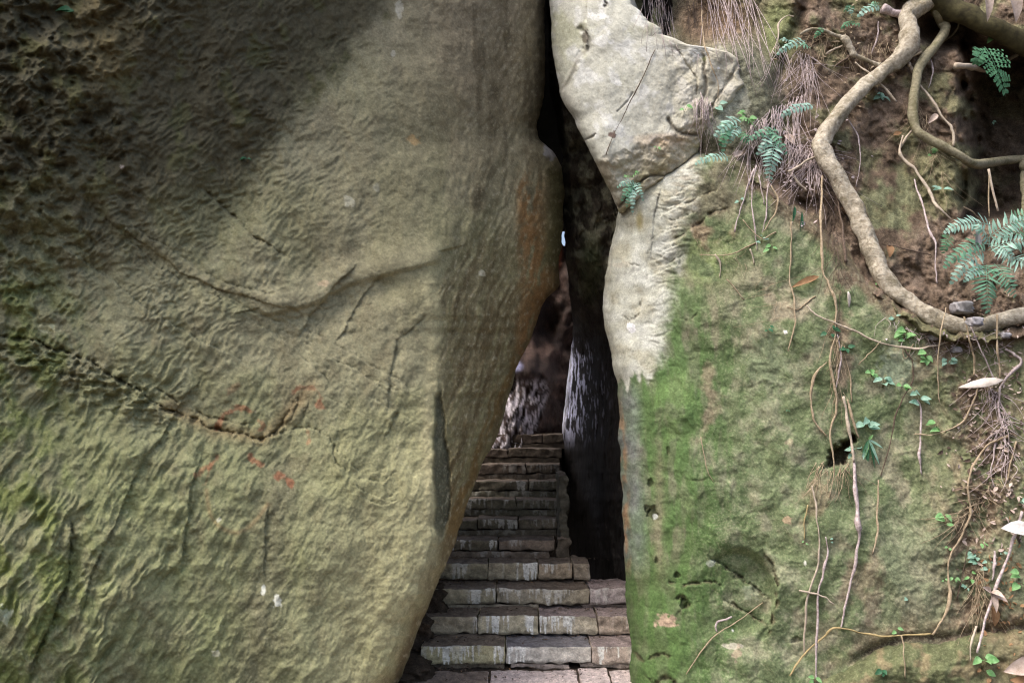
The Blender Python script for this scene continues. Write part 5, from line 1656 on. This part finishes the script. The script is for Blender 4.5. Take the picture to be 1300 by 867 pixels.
SEED = [
    (1135, 405, 6, 4, M_LEAFB, 'tiny seedling just under the thick root'),
    (1148, 426, 11, 7, M_LEAF, 'leafy cluster of seedlings under the lowest bend of the thick root'),
    (1175, 452, 10, 5, M_LEAF, 'green seedling below the sideways creeping root'),
    (1201, 461, 9, 5, M_LEAFB, 'round leaved seedling beside the fine rootlet'),
    (1106, 473, 9, 4, M_LEAF, 'upper seedling of a pair on the moss below the creeping root'),
    (1120, 487, 11, 6, M_LEAFB, 'lower bluish seedling of a pair on the moss below the creeping root'),
    (1144, 488, 8, 3, M_LEAF, 'bright two leaved seedling beside a dark root'),
    (1166, 506, 11, 6, M_LEAFB, 'lobed bluish seedling on top of a straight rootlet'),
    (1101, 536, 11, 5, M_LEAFB, 'bluish seedling just above the strap leaved plant'),
    (1191, 541, 11, 5, M_LEAF, 'flat green seedling alone on the moss under a small ledge'),
    (1052, 421, 9, 4, M_LEAFD, 'dark green seedling behind the long straight vine'),
    (1074, 443, 8, 4, M_LEAFD, 'dark seedling right of the long straight vine'),
    (1082, 572, 8, 7, M_LEAFB, 'pale leafy sprig on the stick in front of the cavity'),
    (1198, 658, 10, 6, M_LEAF, 'green sprig left of the soil runnel'),
    (1202, 696, 4, 3, M_LEAF, 'tiny bright sprout left of the sinuous root'),
    (1245, 685, 8, 3, M_LEAF, 'bright seedling left of the large white leaf'),
    (1236, 707, 10, 6, M_LEAFB, 'pale bluish star shaped seedling in the litter'),
    (1254, 716, 7, 4, M_LEAFB, 'bluish seedling near the foot of the dead stem'),
    (1231, 730, 7, 4, M_LEAF, 'small green seedling under the star shaped one'),
    (1293, 732, 14, 4, M_LEAF, 'broad bright green plant at the right edge below the white leaf'),
    (1293, 636, 9, 4, M_LEAFB, 'pale bluish leaves at the right edge above the white leaf'),
    (1021, 687, 4, 2, M_LEAF, 'round leaf at the end of the yellowish tendril'),
    (1056, 685, 3.5, 2, M_LEAFB, 'tiny leaf beside the top of the right long rootlet'),
    (1137, 796, 6, 2, M_LEAF, 'single leaf above the yellow runner'),
    (1152, 759, 4, 2, M_LEAFB, 'tiny leaf alone in the middle of the lower moss'),
    (1246, 842, 13, 5, M_LEAF, 'bright green plant on the low rock under the brown stalk'),
    (1120, 852, 7, 3, M_LEAFD, 'small green plant on the low rock left of a rootlet'),
    (1034, 862, 7, 3, M_LEAF, 'green sprout at the bottom edge below the two long rootlets'),
    (1196, 735, 4, 2, M_LEAF, 'tiny round leaf left of the sinuous root, lower one'),
    (1210, 733, 5, 3, M_LEAF, 'small seedling right of the sinuous root'),
    (1115, 362, 9, 4, M_LEAF, 'small green seedling at the left edge of the thick root'),
    (1180, 196, 9, 5, M_LEAF, 'green seedling under the bend of the slimmer olive root'),
    (1195, 246, 10, 4, M_LEAFB, 'bluish seedling beside the zigzag root'),
    (1258, 45, 9, 2, M_LEAF, 'single bright leaf above the dark hanging fern'),
    (1118, 122, 8, 5, M_LEAFB, 'small seedling in the shade below the thick root'),
    (1258, 157, 4, 3, M_LEAFB, 'tiny seedling deep in the right hollow'),
    (966, 305, 7, 3, M_LEAFB, 'seedling at the tip of the longest lilac rootlet'),
    (978, 316, 7, 3, M_LEAF, 'seedling at the lower right of the fern bunch'),
    (938, 255, 6, 3, M_LEAFB, 'pale seedling beside the leftmost lilac rootlet'),
    (907, 131, 10, 2, M_LEAFB, 'bluish leaf over the dark corner crack of the pale boulder'),
    (868, 140, 8, 2, M_LEAF, 'flat green leaf low on the pale boulder'),
    (835, 191, 5, 2, M_LEAF, 'tiny green leaf on the brown underside of the pale boulder'),
    (948, 148, 9, 6, M_LEAF, 'yellow green sprig above the middle fern'),
    (1000, 520, 3, 2, M_LEAFD, 'tiny dark leaf on the buff moss patch'),
    (974, 416, 6, 3, M_LEAFD, 'flat bluish seedling on the buff patch'),
    (1225, 745, 5, 3, M_LEAFB, 'small pale leaves beside the dark green stem'),
    (1270, 700, 5, 3, M_LEAFB, 'small leaves between the dead stem and the brown stalk'),
]


def seedling(u, v, size, n, mat, label, Yf=None):
    rr = random.Random(int(u * 7 + v))
    Y = Yf if Yf else surf(u, v)
    root = empty('seedling', wpt(u, v + size * 0.4, Y))
    tag(root, label, 'plant', 'seedlings on rock and soil')
    s = size * Y / F
    base = wpt(u, v + size * 0.4, Y)
    m = MB()
    tops = []
    for i in range(n):
        a = rr.uniform(0, 6.28) if n > 2 else rr.uniform(-0.5, 3.6)
        tip = base + Vector((math.cos(a) * s * 0.55 * rr.uniform(.3, 1), -rr.uniform(.012, .03), s * rr.uniform(-.1, .9)))
        mid = (base + tip) / 2 + Vector((0, -0.008, 0))
        m.tube([base, mid, tip], [0.0016, 0.0013, 0.001], 5)
        tops.append((tip, a))
    m.build('stem', M_STEM, root)
    for tip, a in tops:
        l = MB()
        d = Vector((math.cos(a) * 1.0, -0.35, rr.uniform(-0.5, 0.25)))
        nr = Vector((rr.uniform(-.4, .4), -1, 0.7 + rr.uniform(-.3, .3)))
        L = s * rr.uniform(.6, .95)
        l.leaf(tip - d.normalized() * L * 0.15, d, nr, L, L * rr.uniform(.6, .8), bend=rr.uniform(.1, .6), fold=rr.uniform(.05, .3))
        l.build('leaf', mat, root)
    return root


for (u, v, s, n, mat, lab) in SEED:
    seedling(u, v, s * 1.35, n, mat, lab)


def left_surf_pt(u, v, lift=0.0):
    """cast through the photo pixel onto the left boulder"""
    dg = bpy.context.evaluated_depsgraph_get()
    o = cam.location
    d = (wpt(u, v, 5.0) - o).normalized()
    hit, loc, nrm, *_ = sc.ray_cast(dg, o, d)
    return (loc.y if hit else 4.2) - lift


bpy.context.view_layer.update()
seedling(97, 12, 20, 2, M_LEAFD, 'single broad green leaf at the top of the left boulder', left_surf_pt(97, 12))
seedling(315, 203, 9, 3, M_LEAFD, 'tiny green sprout on the black patch of the left boulder', left_surf_pt(315, 203))

# strap leaved plant
Ys = surf(1104, 562)
sp_ = empty('strap_plant', wpt(1104, 560, Ys))
tag(sp_, 'green strap leaved plant right of the black cavity', 'plant')
for k, (bu, bv, mt) in enumerate([(1092, 592, M_LEAFB), (1100, 606, M_LEAFD), (1098, 584, M_LEAF), (1118, 590, M_LEAFB), (1122, 568, M_LEAFB), (1113, 594, M_LEAFD), (1108, 552, M_LEAF), (1095, 575, M_LEAFD)]):
    A = wpt(1103, 558, Ys - 0.01)
    B = wpt(bu, bv, Ys - 0.035)
    l = MB()
    l.leaf(A, B - A, Vector((0.2 * (k % 3 - 1), -1, 0.5)), (B - A).length, 0.017, bend=0.12, fold=0.2)
    l.build('strap_leaf', mt, sp_)
Ys = surf(1010, 270)
sq = empty('strap_plant', wpt(1012, 262, Ys))
tag(sq, 'pair of dark hanging strap leaves under the bank edge', 'plant')
for (bu0, bv0, bu, bv, mt) in [(1009, 262, 1007, 282, M_LEAFD), (1018, 268, 1017, 308, M_LEAFD)]:
    A = wpt(bu0, bv0, Ys - 0.03)
    B = wpt(bu, bv, Ys - 0.04)
    l = MB()
    l.leaf(A, B - A, Vector((0.3, -1, 0.3)), (B - A).length, 0.024, bend=0.08, fold=0.25)
    l.build('strap_leaf', mt, sq)

# =================================================================== DEAD LEAVES, BARK, STONES
M_DEAD = plain_mat('dead_leaf_brown', (0.26, 0.14, 0.07), (0.42, 0.26, 0.14), scale=30, rough=0.75, bump=0.4, sss=True)
M_DEADP = plain_mat('dead_leaf_pale', (0.34, 0.26, 0.21), (0.58, 0.48, 0.42), scale=30, rough=0.75, bump=0.4)
M_WHITE = plain_mat('bleached_leaf', (0.36, 0.34, 0.33), (0.64, 0.63, 0.63), scale=18, rough=0.7, bump=0.3)
M_BARK = plain_mat('bleached_bark', (0.50, 0.44, 0.38), (0.72, 0.66, 0.60), scale=30, rough=0.8, bump=0.5)
M_GREY = plain_mat('grey_pebble', (0.22, 0.21, 0.22), (0.40, 0.39, 0.41), scale=30, rough=0.85, bump=0.5)


def dead_leaf(name, a, b, w, mat, label, cat='leaf', group='dead leaves caught on the bank', lift=(0.02, 0.04), bend=0.2, tilt=0.4, fold=0.3, Y=None, thick=0.0):
    Ya = (Y if Y else surf(*a)) - lift[0]
    Yb = (Y if Y else surf(*b)) - lift[1]
    A, B = wpt(*a, Ya), wpt(*b, Yb)
    l = MB()
    l.leaf(A, B - A, Vector((0.1, -1, tilt)), (B - A).length, w * Ya / F, bend=bend, fold=fold)
    o = l.build(name, mat)
    if thick:
        md = o.modifiers.new('thick', 'SOLIDIFY')
        md.thickness = thick
    return tag(o, label, cat, group)


dead_leaf('dead_leaf', (1040, 351), (1006, 362), 9, M_DEAD, 'curled brown leaf hanging on the moss left of the thick root', lift=(.02, .05))
dead_leaf('bark_strip', (1274, 482), (1217, 491), 12, M_BARK, 'pale strip of bark lying under the thick root at right', 'bark', 'bark pieces', lift=(.06, .07), fold=.15, bend=.05, thick=0.006)
dead_leaf('dead_leaf', (1312, 672), (1274, 667), 21, M_WHITE, 'large bleached white leaf at the right edge', lift=(.08, .10), tilt=.7, fold=.1)
for k, (b, w) in enumerate([((1280, 762), 9), ((1268, 776), 9), ((1251, 745), 8), ((1274, 755), 9)]):
    dead_leaf('dead_leaf', (1258, 751), b, w, M_DEADP, ['pale dead leaf pointing right beside the brown stalk', 'pale dead leaf drooping beside the brown stalk', 'pale dead leaf pointing up beside the brown stalk',
              'pale dead leaf lying over the right pointing one'][k], lift=(.05, .07 + .01 * k))
dead_leaf('dead_leaf', (1260, 770), (1266, 795), 12, M_DEAD, 'tan dead leaf hanging below the pale ones beside the stalk', lift=(.03, .06))
dead_leaf('dead_leaf', (1318, 840), (1278, 852), 22, M_DEADP, 'large pale dead leaf on the low rock at the corner', lift=(.03, .06))
dead_leaf('dead_leaf', (1312, 868), (1285, 862), 14, M_DEAD, 'brown dead leaf below the large pale one at the corner', lift=(.03, .05))
dead_leaf('dead_leaf', (1252, -14), (1259, 23), 13, M_DEADP, 'left dry leaf hanging from the top in the right hollow', Y=4.75)
dead_leaf('dead_leaf', (1282, -12), (1296, 24), 20, M_DEADP, 'right dry leaf hanging from the top in the right hollow', Y=4.7)
dead_leaf('dead_leaf', (1128, 311), (1131, 325), 11, M_DEAD, 'small reddish dead leaf caught right of the thick root', lift=(.02, .04))
dead_leaf('dead_leaf', (1068, 264), (1081, 275), 7, M_DEAD, 'small tan dead leaf caught left of the thick root', lift=(.02, .04))
dead_leaf('dead_leaf', (932, 200), (944, 190), 9, M_DEADP, 'pinkish dead leaf at the bank edge under the pale fern', lift=(.03, .05))
dead_leaf('dead_leaf', (996, 172), (1010, 182), 12, M_DEADP, 'pinkish dead leaf beside the middle fern', lift=(.03, .06))
dead_leaf('dead_leaf', (1240, 318), (1243, 290), 9, M_GREY, 'violet grey dead leaf standing in the large fern', Y=4.62)
dead_leaf('dead_leaf', (1190, 145), (1180, 155), 8, M_DEADP, 'pale chip of bark between the two big roots', lift=(.02, .04))
dead_leaf('dead_leaf', (1134, 172), (1146, 167), 7, M_DEAD, 'brown dead leaf left of the slimmer olive root', lift=(.02, .04))
dead_leaf('bark_strip', (1077, 370), (1080, 390), 4, M_BARK, 'small upright chip of pale wood below the thick root', 'bark', 'bark pieces', lift=(.02, .02), thick=0.004)


def stone_at(u, v, ru, rv, mat, label, Y=None):
    Y = (Y if Y else surf(u, v)) - ru * 4.7 / F * 0.6
    c = wpt(u, v, Y)
    k = Y / F
    o = lump_rock('stone', (0, 0, 0), (2 * ru * k, 2 * ru * k, 2 * rv * k), int(u), mat, (0.3, 0.3, 0.31), amp=.35, n=14)
    o.location = c
    return tag(o, label, 'stone', 'stones on the soil shelf')


stone_at(1221, 391, 12, 8, M_GREY, 'grey angular stone on the soil shelf left of the fern tip')
stone_at(1237, 409, 8, 6, M_GREY, 'small dark stone leaning on the thick root', 4.55)
stone_at(1185, 428, 5, 4, M_GREY, 'small pebble under the thick root near the leafy seedlings')
stone_at(1214, 444, 5, 4, M_GREY, 'small pebble below the dark stone')
stone_at(1275, 426, 6, 4, M_GREY, 'small pebble under the right end of the thick root')


# leaf litter, crumbs and soil: uncountable
def litter(label, spots, n, mats, size, name='leaf_litter', seed=0):
    rr = random.Random(seed)
    m = MB()
    for i in range(n):
        p, nr = spots(rr)
        d = Vector((rr.uniform(-1, 1), rr.uniform(-1, 1), rr.uniform(-1, 1)))
        d = d - nr * d.dot(nr) * 0.8
        L = size * rr.uniform(.4, 1.3)
        m.leaf(p, d, nr + Vector((rr.uniform(-.6, .6), rr.uniform(-.6, .6), rr.uniform(-.6, .6))), L, L * rr.uniform(.3, .7), bend=rr.uniform(-.4, .5), fold=rr.uniform(0, .4))
    o = m.build(name, mats)
    tag(o, label, 'litter', kind='stuff')


def on_face(cu, cv, ru, rv):
    def f(rr):
        u = cu + rr.gauss(0, ru)
        v = cv + rr.gauss(0, rv)
        return wpt(u, v, surf(u, v) - 0.008), Vector((0, -1, 0.5))
    return f


def on_steps(rr):
    n = rr.choice([0, 0, 0, 1, 1, 2, 2, 3, 3, 4])
    Y = Y1 + RUN * (n - 1) + (rr.uniform(0.06, 0.25) if n else rr.uniform(0.0, 0.24))
    if n and rr.random() < 0.7:
        Y = Y1 + RUN * n - abs(rr.gauss(0, .06)) - 0.005
    if n == 0 and rr.random() < 0.6:
        Y = Y1 - abs(rr.gauss(0, 0.06))
    x = rr.uniform(-0.75, 0.78)
    if rr.random() < 0.5:
        x = -0.8 + abs(rr.gauss(0, 0.3))
    return Vector((x, Y, RISE * n + 0.008)), Vector((0, 0, 1))


litter('crumbs and dead leaf scraps scattered on the paving and the lower steps', on_steps, 900, M_THIND, 0.019, seed=3)
litter('pale leaf scraps scattered on the paving and the lower steps', on_steps, 60, M_DEAD, 0.02, seed=5)
litter('dead leaf scraps along the soil runnel at right', on_face(1258, 560, 24, 70), 260, M_DEADP, 0.03, seed=6)
litter('brown leaf scraps in the soil runnel below the bark strip', on_face(1262, 560, 24, 70), 170, M_THIND, 0.04, seed=7)
litter('leaf scraps in the lower right corner', on_face(1275, 740, 20, 50), 90, M_DEAD, 0.035, seed=8)
litter('scraps on the soil shelf under the large fern', on_face(1240, 395, 45, 12), 160, M_THIND, 0.03, seed=9)
litter('pale scraps on the soil shelf under the large fern', on_face(1235, 430, 40, 10), 60, M_LILAC, 0.025, seed=10)
litter('dry scraps caught in roots left of the thick root', on_face(1020, 200, 26, 40), 120, M_LILAC, 0.03, seed=11)
litter('dry scraps on bare earth near the top', on_face(1080, 60, 45, 28), 110, M_THIN, 0.03, seed=12)

# soil mounds at the left foot of the steps
def soil(label, cx, cy, cz, sx, sy, sz, seed):
    o = lump_rock('soil_mound', (cx, cy, cz), (sx, sy, sz), seed, M_EARTH, (0.085, 0.065, 0.048), amp=0.28, n=40)
    tag(o, label, 'soil', kind='stuff')


soil('dark soil at the left end of the lowest step', -0.72, 5.5, -0.02, 0.42, 0.7, 0.22, 5)
soil('dark soil at the left end of the second step', -0.74, 5.85, 0.14, 0.40, 0.5, 0.26, 8)
soil('dark soil at the left end of the third step', -0.68, 6.12, 0.28, 0.42, 0.5, 0.26, 11)

# =================================================================== LIGHT
SUN_EL, SUN_AZ = R(60), R(238)        # azimuth clockwise from +Y (behind and left of the camera)
w = bpy.data.worlds.new('World')
sc.world = w
w.use_nodes = True
nt = w.node_tree
sky = nt.nodes.new('ShaderNodeTexSky')
sky.sky_type = 'NISHITA'
sky.sun_disc = False
sky.sun_elevation = SUN_EL
sky.sun_rotation = SUN_AZ
sky.air_density = 1.0
sky.dust_density = 6.0
sky.ozone_density = 0.6
bg = nt.nodes['Background']
bg.inputs['Strength'].default_value = 0.15
nt.links.new(sky.outputs['Color'], bg.inputs['Color'])
sd = bpy.data.lights.new('sun', 'SUN')
sd.energy = 1.35
sd.angle = R(24)
sd.color = (1.0, 0.96, 0.92)
so = bpy.data.objects.new('sun', sd)
COL.objects.link(so)
dirv = Vector((math.sin(SUN_AZ) * math.cos(SUN_EL), math.cos(SUN_AZ) * math.cos(SUN_EL), math.sin(SUN_EL)))
so.rotation_euler = dirv.to_track_quat('Z', 'Y').to_euler()
so.location = dirv * 20

vs_ = sc.view_settings
vs_.view_transform = 'Standard'
vs_.look = 'None'
vs_.gamma = 1.0
vs_.use_curve_mapping = False
vs_.exposure = 0.9
